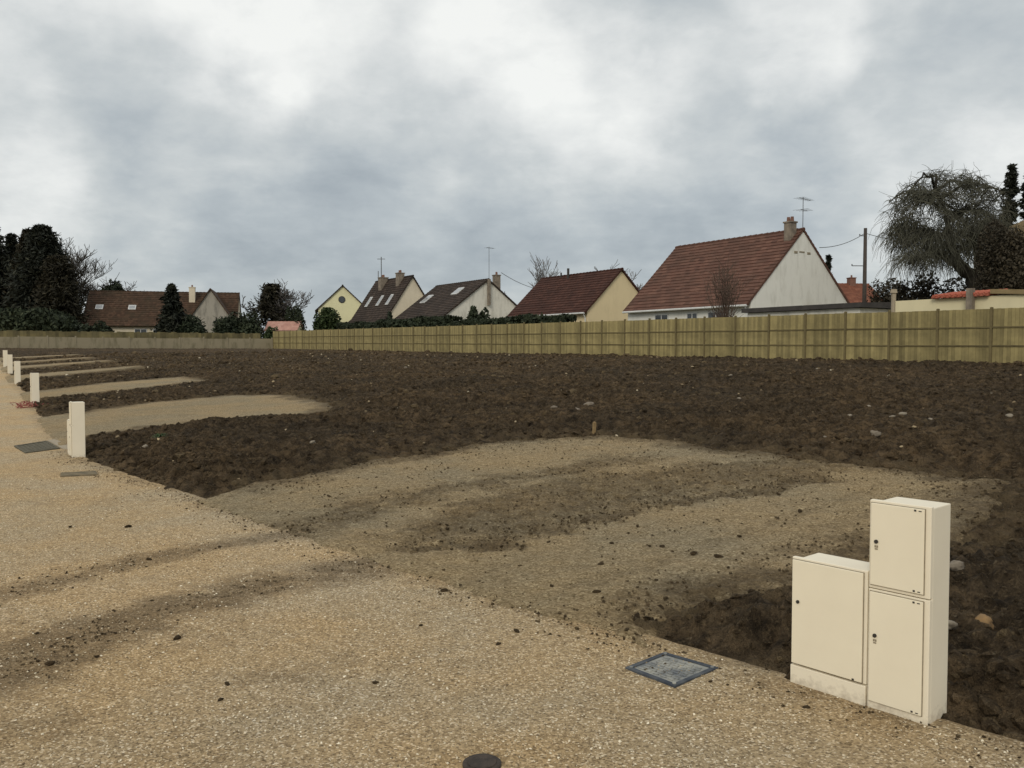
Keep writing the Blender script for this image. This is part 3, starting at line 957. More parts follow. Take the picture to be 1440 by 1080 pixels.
def leaf_cloud(C, size, r, elong=1.0, drop=0.0, tint=None, outward=None):
    """one quad per leaf, returns V, F, t"""
    n = len(C)
    a = r.normal(size=(n, 3)); a[:, 2] -= drop
    if outward is not None: a += outward
    a /= np.linalg.norm(a, axis=1)[:, None]
    b = np.cross(a, r.normal(size=(n, 3))); b /= np.linalg.norm(b, axis=1)[:, None]
    L = (size * r.uniform(.6, 1.4, n))[:, None] if np.ndim(size) else (size * r.uniform(.6, 1.4, n))[:, None]
    u, v = a * L * elong, b * L * .5
    V = np.stack([C - u, C - u * .1 + v, C + u, C - u * .1 - v], 1)
    Fc = np.arange(n * 4).reshape(n, 4)
    t = np.repeat(tint if tint is not None else r.random(n), 4)
    return V.reshape(-1, 3), Fc, t


def leaf_obj(name, parts, mat, parent=None, loc=None):
    V = np.concatenate([p[0] for p in parts]); off = np.cumsum([0] + [len(p[0]) for p in parts[:-1]])
    Fc = np.concatenate([p[1] + o_ for p, o_ in zip(parts, off)]); t = np.concatenate([p[2] for p in parts])
    return link(name, np_mesh(name, V, Fc, {'tint': t}, False), mat, parent, loc)


r = np.random.default_rng(12)
R = random.Random(6); m = MB()
for k in range(70):
    a_ = R.uniform(0, 2 * PI); l = R.uniform(.06, .2); w_ = .012; hz = R.uniform(.02, .10)
    c_, s_ = math.cos(a_), math.sin(a_)
    m.add([(-s_ * w_ * .3, c_ * w_ * .3, 0), (c_ * l * .5 - s_ * w_, s_ * l * .5 + c_ * w_, hz), (c_ * l, s_ * l, hz * .7), (c_ * l * .5 + s_ * w_, s_ * l * .5 - c_ * w_, hz)], [(0, 1, 2, 3)], R.random())
m.tube([(0, 0, -.05), (0, 0, .03)], .02, 6, .3)
x0, y0 = xy(15.6, 2.96)
tag(m.build('weed', M['weed'], None, (x0, y0, float(soil_h(np.array([15.6]), np.array([2.96]))[0]))), 'low green weed clump growing in the soil near the second cabinet', 'weed')


# ------------------------------------------------------------------ timber fence
FS0, PITCH, NP = 4.0, 1.83, 47
RF = math.atan2(D[1], D[0])
fx, fy = xy(FS0, FENCE_W)
fence = empty('timber_fence', (fx, fy, 0), RF, 'long olive timber board fence closing off the right side of the field', 'fence')


def panel_mesh(seed):
    r = random.Random(seed)
    m = MB(); x = .037
    nb = 15; bw = (PITCH - .074) / nb
    for k in range(nb):
        m.box(x + .003, x + bw - .003, 0, .021 + r.uniform(-.003, .003), .045, 1.855 + r.uniform(-.004, .004), r.uniform(.05, .95))
        x += bw
    return m


variants = []
for q in range(5):
    p = panel_mesh(q).build('panel', M['board'], fence)
    m = MB()
    for z in (.64, 1.25): m.box(.03, PITCH - .03, .024, .052, z - .024, z + .024, random.random())
    rl = m.build('rail', M['rail'], p)
    variants.append((p, rl))
m = MB(); m.box(-.038, .038, -.03, .056, -.2, 1.905); m.add([(-.038, -.03, 1.905), (.038, -.03, 1.905), (.038, .056, 1.905), (-.038, .056, 1.905), (0, .013, 1.92)], [(0, 1, 4), (1, 2, 4), (2, 3, 4), (3, 0, 4)])
post0 = m.build('post', M['rail'], fence)
rr = random.Random(8)
for k in range(NP + 1):
    s0 = FS0 + k * PITCH
    zb = float(zf(s0)) + .01
    if k < NP:
        src, rl = variants[rr.randrange(5)] if k >= 5 else variants[k]
        if k < 5: p = src
        else:
            p = src.copy(); COL.objects.link(p); p.parent = fence
            c = rl.copy(); COL.objects.link(c); c.parent = p
        p.location = (k * PITCH, 0, float(zf(s0 + PITCH / 2)) + rr.uniform(-.008, .02))
        p.rotation_euler = (rr.uniform(-.012, .012), -math.atan2(.72, 76) + rr.uniform(-.003, .003), 0)
    o = post0 if k == 0 else post0.copy()
    if k:
        COL.objects.link(o); o.parent = fence
    o.location = (k * PITCH, 0, zb + rr.uniform(0, .02))

# ------------------------------------------------------------------ concrete back wall
wx, wy = xy(WALL_S, FENCE_W - .15)
RW = math.atan2(-N[1], -N[0])               # local x runs from the fence corner towards the road
wall = empty('boundary_wall', (wx, wy, 0), RW, 'low grey concrete panel wall across the far end of the field', 'wall')
wl = 28.0
nseg = 12
for k in range(nseg):
    m = MB(); x0, x1 = k * wl / nseg + .06, (k + 1) * wl / nseg - .06
    zb = 1.88; dz = rr.uniform(-.05, .05)
    m.box(x0, x1, -.035, .035, zb - .5, zb + 1.1 + dz, .5)
    for q in range(3): m.box(x0 + .002, x1 - .002, -.042, .042, zb - .28 + q * .45, zb + .14 + q * .45, .5)
    m.build('panel', M['wallc'], wall)
    m = MB(); m.box(k * wl / nseg - .06, k * wl / nseg + .06, -.08, .08, zb - .5, zb + 1.22 + dz); m.build('post', M['wallc'], wall)
ex, ey = xy(WALL_S, 1.2)
m = MB(); m.rbox(-.5, .5, -.35, .35, -.3, 2.3, .04); m.rbox(-.58, .58, -.43, .43, 2.3, 2.42, .03)
o = m.build('gate_pillar', M['wallc'], None, (ex - .8, ey, 1.85)); o.rotation_euler = (0, 0, RW)
tag(o, 'square grey masonry pillar at the left end of the far wall', 'pillar')
# brushwood fence behind the wall
bx, by = xy(WALL_S + 3.0, FENCE_W - .5)
m = MB(); rr2 = random.Random(5)
for k in range(90):
    x0 = k * .27
    m.box(x0 + .003, x0 + .267, -.02, .02 + rr2.uniform(-.006, .006), 1.9, 3.58 + rr2.uniform(-.05, .05), rr2.random())
M['dull'] = plain('dull_boards', (.17, .14, .065), (.10, .085, .045), 1.2, .9, .3, 40, tint=.3)
o = m.build('board_fence', M['dull'], None, (bx, by, 0)); o.rotation_euler = (0, 0, RW)
tag(o, 'yellowish board fence showing as a strip above the far concrete wall', 'fence')


# ------------------------------------------------------------------ houses
def add_wall(t, x0, x1, y0, y1, ze, zrd, mat, base=-.6):
    xm = (x0 + x1) / 2
    m = MB()
    m.add([(x0, y0, base), (x1, y0, base), (x1, y1, base), (x0, y1, base), (x0, y0, ze), (x1, y0, ze), (x1, y1, ze), (x0, y1, ze), (xm, y0, zrd), (xm, y1, zrd)],
          [(0, 1, 5, 8, 4), (2, 3, 7, 9, 6), (0, 4, 7, 3), (1, 2, 6, 5), (4, 8, 9, 7), (5, 6, 9, 8)])
    return m.build('wall', mat, t)


def add_roof(t, x0, x1, y0, y1, ze, zrd, mat, over=.28, gab=.12, row=.30, name='roof', ridge_mat=None):
    """tile courses: every row is a slightly lifted strip lapping the row below; the ridge is capped"""
    xm = (x0 + x1) / 2; half = xm - x0
    sl = (zrd - ze) / half
    m = MB()
    Y0, Y1 = y0 - gab, y1 + gab
    for sgn in (-1, 1):
        xe, ze_ = xm + sgn * (half + over), ze - sl * over
        L = math.hypot(half + over, zrd - ze_)
        n = max(3, round(L / row)); lift = .035
        nx, nz = sgn * (zrd - ze_) / L, (half + over) / L
        th = .10
        def P(f, up):
            return (xe + (xm - xe) * f + nx * up, ze_ + (zrd - ze_) * f + nz * up)
        for k in range(n):
            a = P(k / n, th + lift); b = P((k + 1) / n, th); c = P(k / n, th - .005 if k else 0)
            vs = [(c[0], Y0, c[1]), (c[0], Y1, c[1]), (a[0], Y0, a[1]), (a[0], Y1, a[1]), (b[0], Y0, b[1]), (b[0], Y1, b[1])]
            v0, v1 = k * row, (k + 1) * row
            fs = [(2, 3, 5, 4), (0, 1, 3, 2)]; uv = [[(Y0, v0), (Y1, v0), (Y1, v1), (Y0, v1)], [(Y0, v0), (Y1, v0), (Y1, v0 + .02), (Y0, v0 + .02)]]
            if sgn > 0: fs = [f[::-1] for f in fs]; uv = [u[::-1] for u in uv]
            m.add(vs, fs, .5, uv)
        a, b, c, d_ = P(0, th + lift), P(1, th), P(0, 0), P(1, 0)   # verge ends and soffit
        m.add([(c[0], Y0, c[1]), (a[0], Y0, a[1]), (b[0], Y0, b[1]), (d_[0], Y0, d_[1])], [(0, 1, 2, 3)], .5, [[(0, 0), (.1, 0), (.1, L), (0, L)]])
        m.add([(c[0], Y1, c[1]), (a[0], Y1, a[1]), (b[0], Y1, b[1]), (d_[0], Y1, d_[1])], [(3, 2, 1, 0)], .5, [[(0, 0), (.1, 0), (.1, L), (0, L)]])
        m.add([(c[0], Y0, c[1]), (c[0], Y1, c[1]), (d_[0], Y1, d_[1]), (d_[0], Y0, d_[1])], [(0, 1, 2, 3)], .5, [[(0, 0), (.1, 0), (.1, L), (0, L)]])
    ro = m.build(name, mat, t)
    rg = MB(); nr = max(4, int((Y1 - Y0) / .42)); ztop = zrd + .10 * math.sqrt(1 + sl * sl) * .9
    for k in range(nr):
        a = Y0 - .02 + (Y1 - Y0 + .04) * k / nr; b = Y0 - .02 + (Y1 - Y0 + .04) * (k + 1) / nr + .03
        rg.tube([(xm, a, ztop - .03), (xm, b, ztop - .045)], [.115, .095], 8)
    rg.build('ridge_tiles', ridge_mat or mat, ro)
    return ro


def add_gutter(t, x, y0, y1, z, mat):
    m = MB(); m.tube([(x, y0, z), (x, y1, z)], .065, 8)
    m.tube([(x + .02, y0 + .15, z), (x + .22, y0 + .15, z - .35), (x + .22, y0 + .15, 0)], .04, 6)
    m.build('gutter', mat, t)


def add_window(t, x, y0, y1, z0, z1, axis='x', frame_mat='white', side=-1):
    m = MB(); e = .06; g = MB()
    if axis == 'x':
        a, b = sorted((x, x + side * .05))
        m.box(a, b, y0, y1, z0, z0 + e); m.box(a, b, y0, y1, z1 - e, z1); m.box(a, b, y0, y0 + e, z0 + e, z1 - e); m.box(a, b, y1 - e, y1, z0 + e, z1 - e)
        m.box(a, b, (y0 + y1) / 2 - .03, (y0 + y1) / 2 + .03, z0 + e, z1 - e)
        g.box(a + .008, b - .012, y0 + e, y1 - e, z0 + e, z1 - e)
    else:
        a, b = sorted((x, x + side * .05))
        m.box(y0, y1, a, b, z0, z0 + e); m.box(y0, y1, a, b, z1 - e, z1); m.box(y0, y0 + e, a, b, z0 + e, z1 - e); m.box(y1 - e, y1, a, b, z0 + e, z1 - e)
        m.box((y0 + y1) / 2 - .03, (y0 + y1) / 2 + .03, a, b, z0 + e, z1 - e)
        g.box(y0 + e, y1 - e, a + .008, b - .012, z0 + e, z1 - e)
    f = m.build('window', M[frame_mat], t); g.build('pane', M['glass'], f)
    return f


def add_chimney(ro, x, y, z0, z1, wx_=.6, wy_=.6, mat='cement', pots=2):
    m = MB(); m.rbox(x - wx_ / 2, x + wx_ / 2, y - wy_ / 2, y + wy_ / 2, z0, z1, .01)
    m.rbox(x - wx_ / 2 - .05, x + wx_ / 2 + .05, y - wy_ / 2 - .05, y + wy_ / 2 + .05, z1 - .001, z1 + .09, .01)
    c = m.build('chimney', M[mat], ro)
    for k in range(pots):
        p = MB(); yy_ = y + (k - (pots - 1) / 2) * .26
        p.tube([(x, yy_, z1 + .09), (x, yy_, z1 + .36)], [.11, .09], 10); p.build('pot', M['brickred'], ro)
    return c


def add_antenna(t, x, y, z0, z1, boom=(1.3, .0), n=7, two=True):
    m = MB(); m.tube([(x, y, z0), (x, y, z1)], .022, 6)
    bx_, by_ = boom; L = math.hypot(bx_, by_); ux, uy = bx_ / L, by_ / L
    def rake(z, l, cnt, el):
        m.tube([(x - ux * l * .35, y - uy * l * .35, z), (x + ux * l * .65, y + uy * l * .65, z)], .015, 5)
        for k in range(cnt):
            c = -.35 + k / (cnt - 1)
            cx, cy = x + ux * l * c, y + uy * l * c
            e = el * (1.2 - .5 * k / cnt)
            m.tube([(cx + uy * e, cy - ux * e, z), (cx - uy * e, cy + ux * e, z)], .009, 4)
    rake(z1 - .1, L, n, .28)
    if two: rake(z1 - .75, L * .6, 4, .4)
    return m.build('antenna', M['metal'], t)


def add_skylight(ro, x0, half, ze, zrd, y, f, wy_=.8, hf=.17):
    sl = zrd - ze; L = math.hypot(half, sl); nx, nz = -sl / L, half / L
    def P(fr, yy_, up): return (x0 + half * fr + nx * up, yy_, ze + sl * fr + nz * up)
    def slab(m, f0, f1, a, b, u0, u1):
        vs = [P(f0, a, u0), P(f1, a, u0), P(f1, b, u0), P(f0, b, u0), P(f0, a, u1), P(f1, a, u1), P(f1, b, u1), P(f0, b, u1)]
        m.add(vs, [(0, 3, 2, 1), (4, 5, 6, 7), (0, 1, 5, 4), (1, 2, 6, 5), (2, 3, 7, 6), (3, 0, 4, 7)])
    m = MB(); slab(m, f, f + hf, y, y + wy_, .0, .19); sk = m.build('skylight', M['white'], ro)
    m = MB(); slab(m, f + .02, f + hf - .02, y + .08, y + wy_ - .08, .185, .20); m.build('pane', M['skyglass'], sk)


RH = math.atan2(N[1], N[0])                 # local x = away from the field, local y = along the fence


def house_empty(s0, w0, z, label, name='house', cat='house'):
    x0, y0 = xy(s0, w0)
    return empty(name, (x0, y0, z), RH, label, cat)


# big house, red brown tiles, grey white gable
t = house_empty(32.6, 37.1, 1.34, 'nearest house, steep red brown tiled roof and blank grey white gable')
h_, L_, ze, zd = 4.35, 10.3, 3.12, 7.28
add_wall(t, 0, 2 * h_, 0, L_, ze, zd, M['w_big'])
ro = add_roof(t, 0, 2 * h_, 0, L_, ze, zd, M['r_big'], .32, .06, .31)
add_gutter(t, -.40, -.05, L_ + .05, ze - .28, M['white'])
add_chimney(ro, h_ - .5, .5, 6.3, 7.75, .5, .5, 'cement', 2)
m = MB()
for a in (3.6, 4.75): m.box(a, a + .28, -.02, .05, 5.95, 6.08)
m.box(4.05, 4.5, -.02, .05, 6.02, 6.10)
m.build('vent', M['grey_mark'], t)
add_antenna(t, h_ + .3, .25, 7.2, 9.3, (1.35, .25))
for y0, y1 in ((1.9, 3.2), (4.0, 4.9), (6.5, 7.7)): add_window(t, 0, y0, y1, 1.5, 2.62, 'x', 'white')

# maroon roofed house with tan gable
t = house_empty(49.6, 39, 1.5, 'house with plain dark maroon roof and tan gable, next to the nearest house')
h_, L_, ze, zd = 3.2, 10.2, 3.2, 6.22
add_wall(t, 0, 2 * h_, 0, L_, ze, zd, M['w_tan'])
ro = add_roof(t, 0, 2 * h_, 0, L_, ze, zd, M['r_h3'], .30, .16)
add_gutter(t, -.38, -.1, L_ + .1, ze - .26, M['white'])
m = MB(); m.tube([(h_ - .3, 6.2, 5.9), (h_ - .3, 6.2, 6.85)], .10, 8); m.build('flue', M['dark'], ro)
m = MB(); m.tube([(h_ - .2, 7.3, 6.0), (h_ - .2, 7.3, 6.6)], .07, 8); m.build('flue', M['dark'], ro)
add_window(t, 0, 5.2, 6.6, .9, 2.2)

# dark roof, streaked gable
t = house_empty(67.4, 37, 1.67, 'dark brown roofed house with streaked white gable and tall mast behind the hedge')
h_, L_, ze, zd = 4.4, 9.9, 3.25, 6.5
add_wall(t, 0, 2 * h_, 0, L_, ze, zd, M['w_grey'])
ro = add_roof(t, 0, 2 * h_, 0, L_, ze, zd, M['r_dark'], .30, .14)
add_skylight(ro, 0, h_, ze, zd, 2.6, .60, 1.1, .2); add_skylight(ro, 0, h_, ze, zd, 7.6, .42, 1.0, .24)
add_chimney(ro, h_ + 1.5, .9, 4.8, 7.05, .55, .55, 'w_cream' if False else 'cement', 1)
m = MB(); m.rbox(h_ - .12, h_ + .12, -.32, -.06, 4.2, 6.6, .01); m.build('chimney_breast', M['cement'], t)
add_antenna(t, h_ + .25, .2, 6.3, 9.6, (.9, .2), 5, False)
add_window(t, 0, 3.0, 4.3, 1.2, 2.4)

# sand gable, steep dark roof, two chimneys
t = house_empty(80.2, 37, 1.78, 'steep dark roofed house with two chimneys, three skylights and sand coloured gable')
h_, L_, ze, zd = 3.1, 9.0, 3.0, 7.55
add_wall(t, 0, 2 * h_, 0, L_, ze, zd, M['w_sand'])
ro = add_roof(t, 0, 2 * h_, 0, L_, ze, zd, M['r_dark'], .45, .15)
add_chimney(ro, h_ - .35, 2.2, 6.6, 8.05, .7, .7, 'cement', 2); add_chimney(ro, h_ - .45, 6.2, 6.5, 7.85, .85, .8, 'cement', 2)
for y in (1.6, 4.0, 6.9): add_skylight(ro, 0, h_, ze, zd, y, .36, .6, .24)
add_wall(t, .6, 5.6, L_ + .03, L_ + 3.6, 2.6, 4.6, M['w_sand'])
add_roof(t, .6, 5.6, L_ + .18, L_ + 3.6, 2.6, 4.6, M['r_dark'], .3, .1)
for y in (1.3, 3.0, 4.4, 6.4): add_window(t, 0, y, y + .9, 1.2, 2.4)

# yellow house
t = house_empty(99.2, 37, 2.0, 'pale yellow house with small round gable window, furthest of the row')
t.rotation_euler.z = RH - .36
h_, L_, ze, zd = 2.9, 8.0, 4.75, 7.5
add_wall(t, 0, 2 * h_, 0, L_, ze, zd, M['w_yel'])
add_roof(t, 0, 2 * h_, 0, L_, ze, zd, M['r_dark'], .30, .18)
m = MB(); m.tube([(h_ - .1, -.05, 5.9), (h_ - .1, .02, 5.9)], .42, 16); w = m.build('window', M['dark'], t)
m = MB(); m.tube([(h_ - .1, -.07, 5.9), (h_ - .1, -.045, 5.9)], .34, 16); m.build('pane', M['glass'], w)
m = MB(); m.tube([(2 * h_ + 1.5, 2, -.5), (2 * h_ + 1.5, 2, 9.6)], .05, 6); m.build('antenna', M['metal'], t)

# long low house far left
t = empty('house', (-34.0, 106, 2.05), PI / 2 + .24, 'long low brown roofed house with two white skylights behind the far wall', 'house')
Lh = 17.5
add_wall(t, 0, 9, 0, Lh, 3.0, 6.95, M['w_sand'])
ro = add_roof(t, 0, 9, 0, Lh, 3.0, 6.95, M['r_far'], .5, .1, .36)
for y in (12.3, 16.0): add_skylight(ro, 0, 4.5, 3.0, 6.95, y - .42, .40, .85, .14)
add_chimney(ro, 3.3, 5.5, 4.6, 7.55, .75, .7, 'w_sand', 1)
for px in (150, 200, 225): add_window(t, 0, (333 - px) / F * 100 - .7, (333 - px) / F * 100 + .7, .9, 2.3)
# the cross gable wing: turned a quarter, its gable facing the field
wg0, wg1 = .1, 5.5
m = MB(); ym = (wg0 + wg1) / 2; zb_, zt_ = 3.0, 6.95
m.add([(-2.4, wg0, -.6), (-2.4, wg1, -.6), (-2.4, wg1, zb_), (-2.4, wg0, zb_), (-2.4, ym, zt_), (4.4, wg0, -.6), (4.4, wg1, -.6), (4.4, wg1, zb_), (4.4, wg0, zb_), (4.4, ym, zt_)],
      [(0, 3, 4, 2, 1), (0, 5, 8, 3), (1, 2, 7, 6), (3, 8, 9, 4), (2, 4, 9, 7)])
m.build('gable_wall', M['w_old'], t)
m = MB()
for ya in (wg0 - .35, wg1 + .35):
    zl = zb_ - .35 * (zt_ - zb_) / (wg1 - ym)
    vs = [(-2.6, ya, zl), (4.4, ya, zl), (4.4, ym, zt_ + .02), (-2.6, ym, zt_ + .02)]
    vs2 = [(a, b, c + .2) for a, b, c in vs]
    uv4 = [(0, 0), (7, 0), (7, 4), (0, 4)]
    m.add(vs + vs2, [(0, 1, 2, 3), (4, 5, 6, 7), (0, 1, 5, 4), (1, 2, 6, 5), (2, 3, 7, 6), (3, 0, 4, 7)], .5, [uv4] * 6)
m.build('gable_roof', M['r_far'], t)

# small pink roofed shed past the fence corner
p0 = at(418, 461, 98)
t = empty('shed', (p0.x, 98, 2.05), PI / 2, 'small shed with pale pink roof behind the corner of the timber fence', 'shed')
add_wall(t, 0, 3, 0, 3.6, 2.0, 2.9, M['w_cream']); add_roof(t, 0, 3, 0, 3.6, 2.0, 2.9, M['r_pink'], .2, .1)

# orange roofed house far right
p0 = at(1243, 420, 92)
t = empty('house', (p0.x, 92, 1.6), PI / 2 + .12, 'distant house with orange tiled roof seen past the utility pole', 'house')
add_wall(t, 0, 7, 0, 8, 5.2, 7.4, M['w_sand']); ro = add_roof(t, 0, 7, 0, 8, 5.2, 7.4, M['r_orange'], .3, .1)
add_chimney(ro, 3.4, 2.0, 6.6, 8.1, .7, .7, 'brickred', 1)

# flat dark roofed garage behind the fence
x0, y0 = xy(22.2, 32.0)
t = empty('garage', (x0, y0, 1.2), RH, 'low garage with flat dark felt roof just behind the fence', 'garage')
m = MB(); m.box(.1, 3.3, .1, 6.2, -.5, 2.28); m.build('wall', M['w_grey'], t)
m = MB()
m.add([(-.1, -.1, 2.30), (3.5, -.1, 2.30), (3.5, 6.4, 2.30), (-.1, 6.4, 2.30), (-.1, -.1, 2.50), (3.5, -.1, 2.62), (3.5, 6.4, 2.62), (-.1, 6.4, 2.50)],
      [(0, 3, 2, 1), (4, 5, 6, 7), (0, 1, 5, 4), (1, 2, 6, 5), (2, 3, 7, 6), (3, 0, 4, 7)])
m.build('roof', M['felt'], t)

# cream outbuilding with a red tiled strip on the right
x0, y0 = xy(12.0, 31.2)
t = empty('outbuilding', (x0, y0, 1.15), RH, 'low cream outbuilding with bright red tile strip behind the fence at right', 'outbuilding')
m = MB(); m.box(0, 4.2, .2, 8.1, -.5, 2.48); m.build('wall', M['w_cream'], t)
m = MB()
yy0, yy1 = 4.4, 6.5
m.add([(-.2, yy0, 2.485), (1.3, yy0, 2.62), (1.3, yy1, 2.62), (-.2, yy1, 2.485), (-.2, yy0, 2.56), (1.3, yy0, 2.74), (1.3, yy1, 2.74), (-.2, yy1, 2.56)],
      [(0, 3, 2, 1), (4, 5, 6, 7), (0, 1, 5, 4), (1, 2, 6, 5), (2, 3, 7, 6), (3, 0, 4, 7)], .5, [[(0, 0), (2.1, 0), (2.1, 1.5), (0, 1.5)]] * 6)
for k in range(10): m.tube([(-.24, yy0 + .1 + k * .21, 2.565), (1.3, yy0 + .1 + k * .21, 2.75)], .06, 6)
m.build('roof', M['r_red'], t)
m = MB()
m.add([(-.12, .1, 2.25), (4.3, .1, 2.25), (4.3, 4.36, 2.56), (-.12, 4.36, 2.56), (-.12, .1, 2.42), (4.3, .1, 2.42), (4.3, 4.36, 2.72), (-.12, 4.36, 2.72)],
      [(0, 3, 2, 1), (4, 5, 6, 7), (0, 1, 5, 4), (1, 2, 6, 5), (2, 3, 7, 6), (3, 0, 4, 7)], .5, [[(0, 0), (3, 0), (3, 3), (0, 3)]] * 6)
m.build('lean_to_roof', M['r_thatch'], t)
m = MB(); m.rbox(-.32, -.10, 4.9, 5.12, 1.0, 2.78, .01); m.build('flue', M['cement'], t)
p0 = at(1255, 430, 34)
m = MB(); m.tube([(0, 0, 1.0), (0, 0, 3.95)], .09, 10); m.tube([(0, 0, 3.95), (0, 0, 4.1)], [.14, .11], 10)
tag(m.build('vent_pipe', M['concrete'], None, (p0.x, 34, 0)), 'short pale pipe standing behind the fence left of the cream outbuilding', 'pipe')

# house with tan roof at the right edge
p0 = at(1412, 312, 40)
t = empty('house', (p0.x + 3.3, 41.0, 1.3), RH - .5, 'ivy dark house with tan roof edge cut off by the right picture edge', 'house')
add_wall(t, 0, 8, 0, 7, 6.2, 8.0, M['w_sand']); add_roof(t, 0, 8, 0, 7, 6.2, 8.0, M['r_thatch'], .6, .3)


# ------------------------------------------------------------------ trees
def branch_tree(t, base, height, spread, r0, seed, levels=4, twig_mat='twig', bark='bark', up=.5, min_r=.014, kids=(5, 4, 4, 3), lean=(0, 0)):
    R = random.Random(seed)
    trunk, crown = MB(), MB()

    def grow(p, d, L, rad, lev):
        n = 4 if lev < 2 else 3
        pts, rads = [p], [rad]
        q = p.copy(); dd = d.copy()
        for k in range(n):
            dd = (dd + Vector((R.gauss(0, .16), R.gauss(0, .16), R.gauss(0, .1) + up * .10))).normalized()
            q = q + dd * (L / n)
            pts.append(q.copy()); rads.append(max(min_r, rad * (1 - .6 * (k + 1) / n)))
        (trunk if lev <= 1 else crown).tube(pts, rads, 7 if lev == 0 else 5 if lev == 1 else 3, R.random(), cap=False)
        if lev >= levels: return
        for k in range(kids[min(lev, len(kids) - 1)] + (R.random() < .4)):
            f = R.uniform(.35, 1.0) if lev else R.uniform(.25, 1.0)
            i = min(n - 1, int(f * n)); u = f * n - i
            pp = pts[i].lerp(pts[i + 1], u)
            ang = R.uniform(0, 2 * PI)
            side = Vector((math.cos(ang), math.sin(ang), 0))
            nd_ = (dd * R.uniform(.5, .9) + side * spread * R.uniform(.6, 1.2) + Vector((0, 0, up * R.uniform(0, .5)))).normalized()
            grow(pp, nd_, L * R.uniform(.5, .72), max(min_r, rads[i] * .6), lev + 1)
    grow(Vector(base), Vector((lean[0], lean[1], 1)).normalized(), height * .48, r0, 0)
    top_ = max([v[2] for v in crown.v] or [height]); k_ = height / top_
    for mb in (trunk, crown): mb.v = [(a * k_, b * k_, c * k_) for a, b, c in mb.v]
    trunk.build('trunk', M[bark], t, smooth=True)
    crown.build('crown', M[twig_mat], t)


def bare_tree(px, ptop, Y, r0, seed, label, spread=.7, levels=4, twig='twig', name='bare_tree', bark='bark', min_r=.02, kids=(5, 4, 4, 3), group=None, up=.5, zb=None):
    p = at(px, ptop, Y)
    z0 = ground_at(p.x, Y) - .1 if zb is None else zb
    t = empty(name, (p.x, Y, z0), 0, label, 'tree', group)
    branch_tree(t, (0, 0, 0), (p.z - z0), spread, r0, seed, levels, twig, bark, up, min_r, kids)
    return t


def conifer(px, ptop, Y, wpx, seed, label, mat='conifer', n=5000, shape=.75, leaf=.34, base_f=.05, group=None, cat='tree', name='conifer_tree'):
    p = at(px, ptop, Y)
    z0 = ground_at(p.x, Y) - .1
    H = p.z - z0; R_ = wpx / F * Y / 2
    t = empty(name, (p.x, Y, z0), 0, label, cat, group)
    m = MB(); m.tube([(0, 0, 0), (0, 0, H * .5), (0, 0, H * .97)], [R_ * .12 + .1, R_ * .06 + .06, .02], 7); m.build('trunk', M['darkbark'], t)
    r = np.random.default_rng(seed)
    # whorls of boughs, each bough a spray of needles
    n = int(n * 2.2); nb = max(60, n // 45); parts = []
    hz = base_f + (1 - base_f) * r.random(nb) ** .85
    az = r.uniform(0, 2 * PI, nb)
    prof = np.clip(1 - hz, 0, 1) ** shape * (.6 + .7 * r.random(nb)) * (1 + .15 * np.sin(az * 3 + seed + hz * 9))
    Lb = R_ * prof + .06 * R_
    per = 45
    f = r.random((nb, per)) ** .6
    droop = .15 - .35 * (1 - hz)
    cx = np.cos(az)[:, None] * Lb[:, None] * f; cy = np.sin(az)[:, None] * Lb[:, None] * f
    cz = (hz * H)[:, None] + (droop[:, None] * Lb[:, None] * f * f) + .25 * Lb[:, None] * f
    wdt = (.05 * R_ + .13 * Lb)[:, None]
    C = np.stack([cx + r.normal(size=f.shape) * wdt, cy + r.normal(size=f.shape) * wdt, cz + r.normal(size=f.shape) * wdt * .8], -1).reshape(-1, 3)
    C[:, 2] = np.clip(C[:, 2], .05, H)
    tint = np.repeat(np.clip(r.normal(.45, .25, nb), 0, 1), per) * .7 + .3 * r.random(nb * per)
    out = np.stack([np.cos(az), np.sin(az), np.full(nb, .1)], -1).repeat(per, 0) * 1.2
    tp = np.stack([r.normal(size=40) * .03 * R_, r.normal(size=40) * .03 * R_, H * (.93 + .07 * r.random(40))], -1)
    parts.append(leaf_cloud(C, leaf * .62, r, 1.5, .2, tint, out))
    parts.append(leaf_cloud(tp, leaf * .5, r, 1.6, -1.5))
    leaf_obj('crown', parts, M[mat], t)
    return t


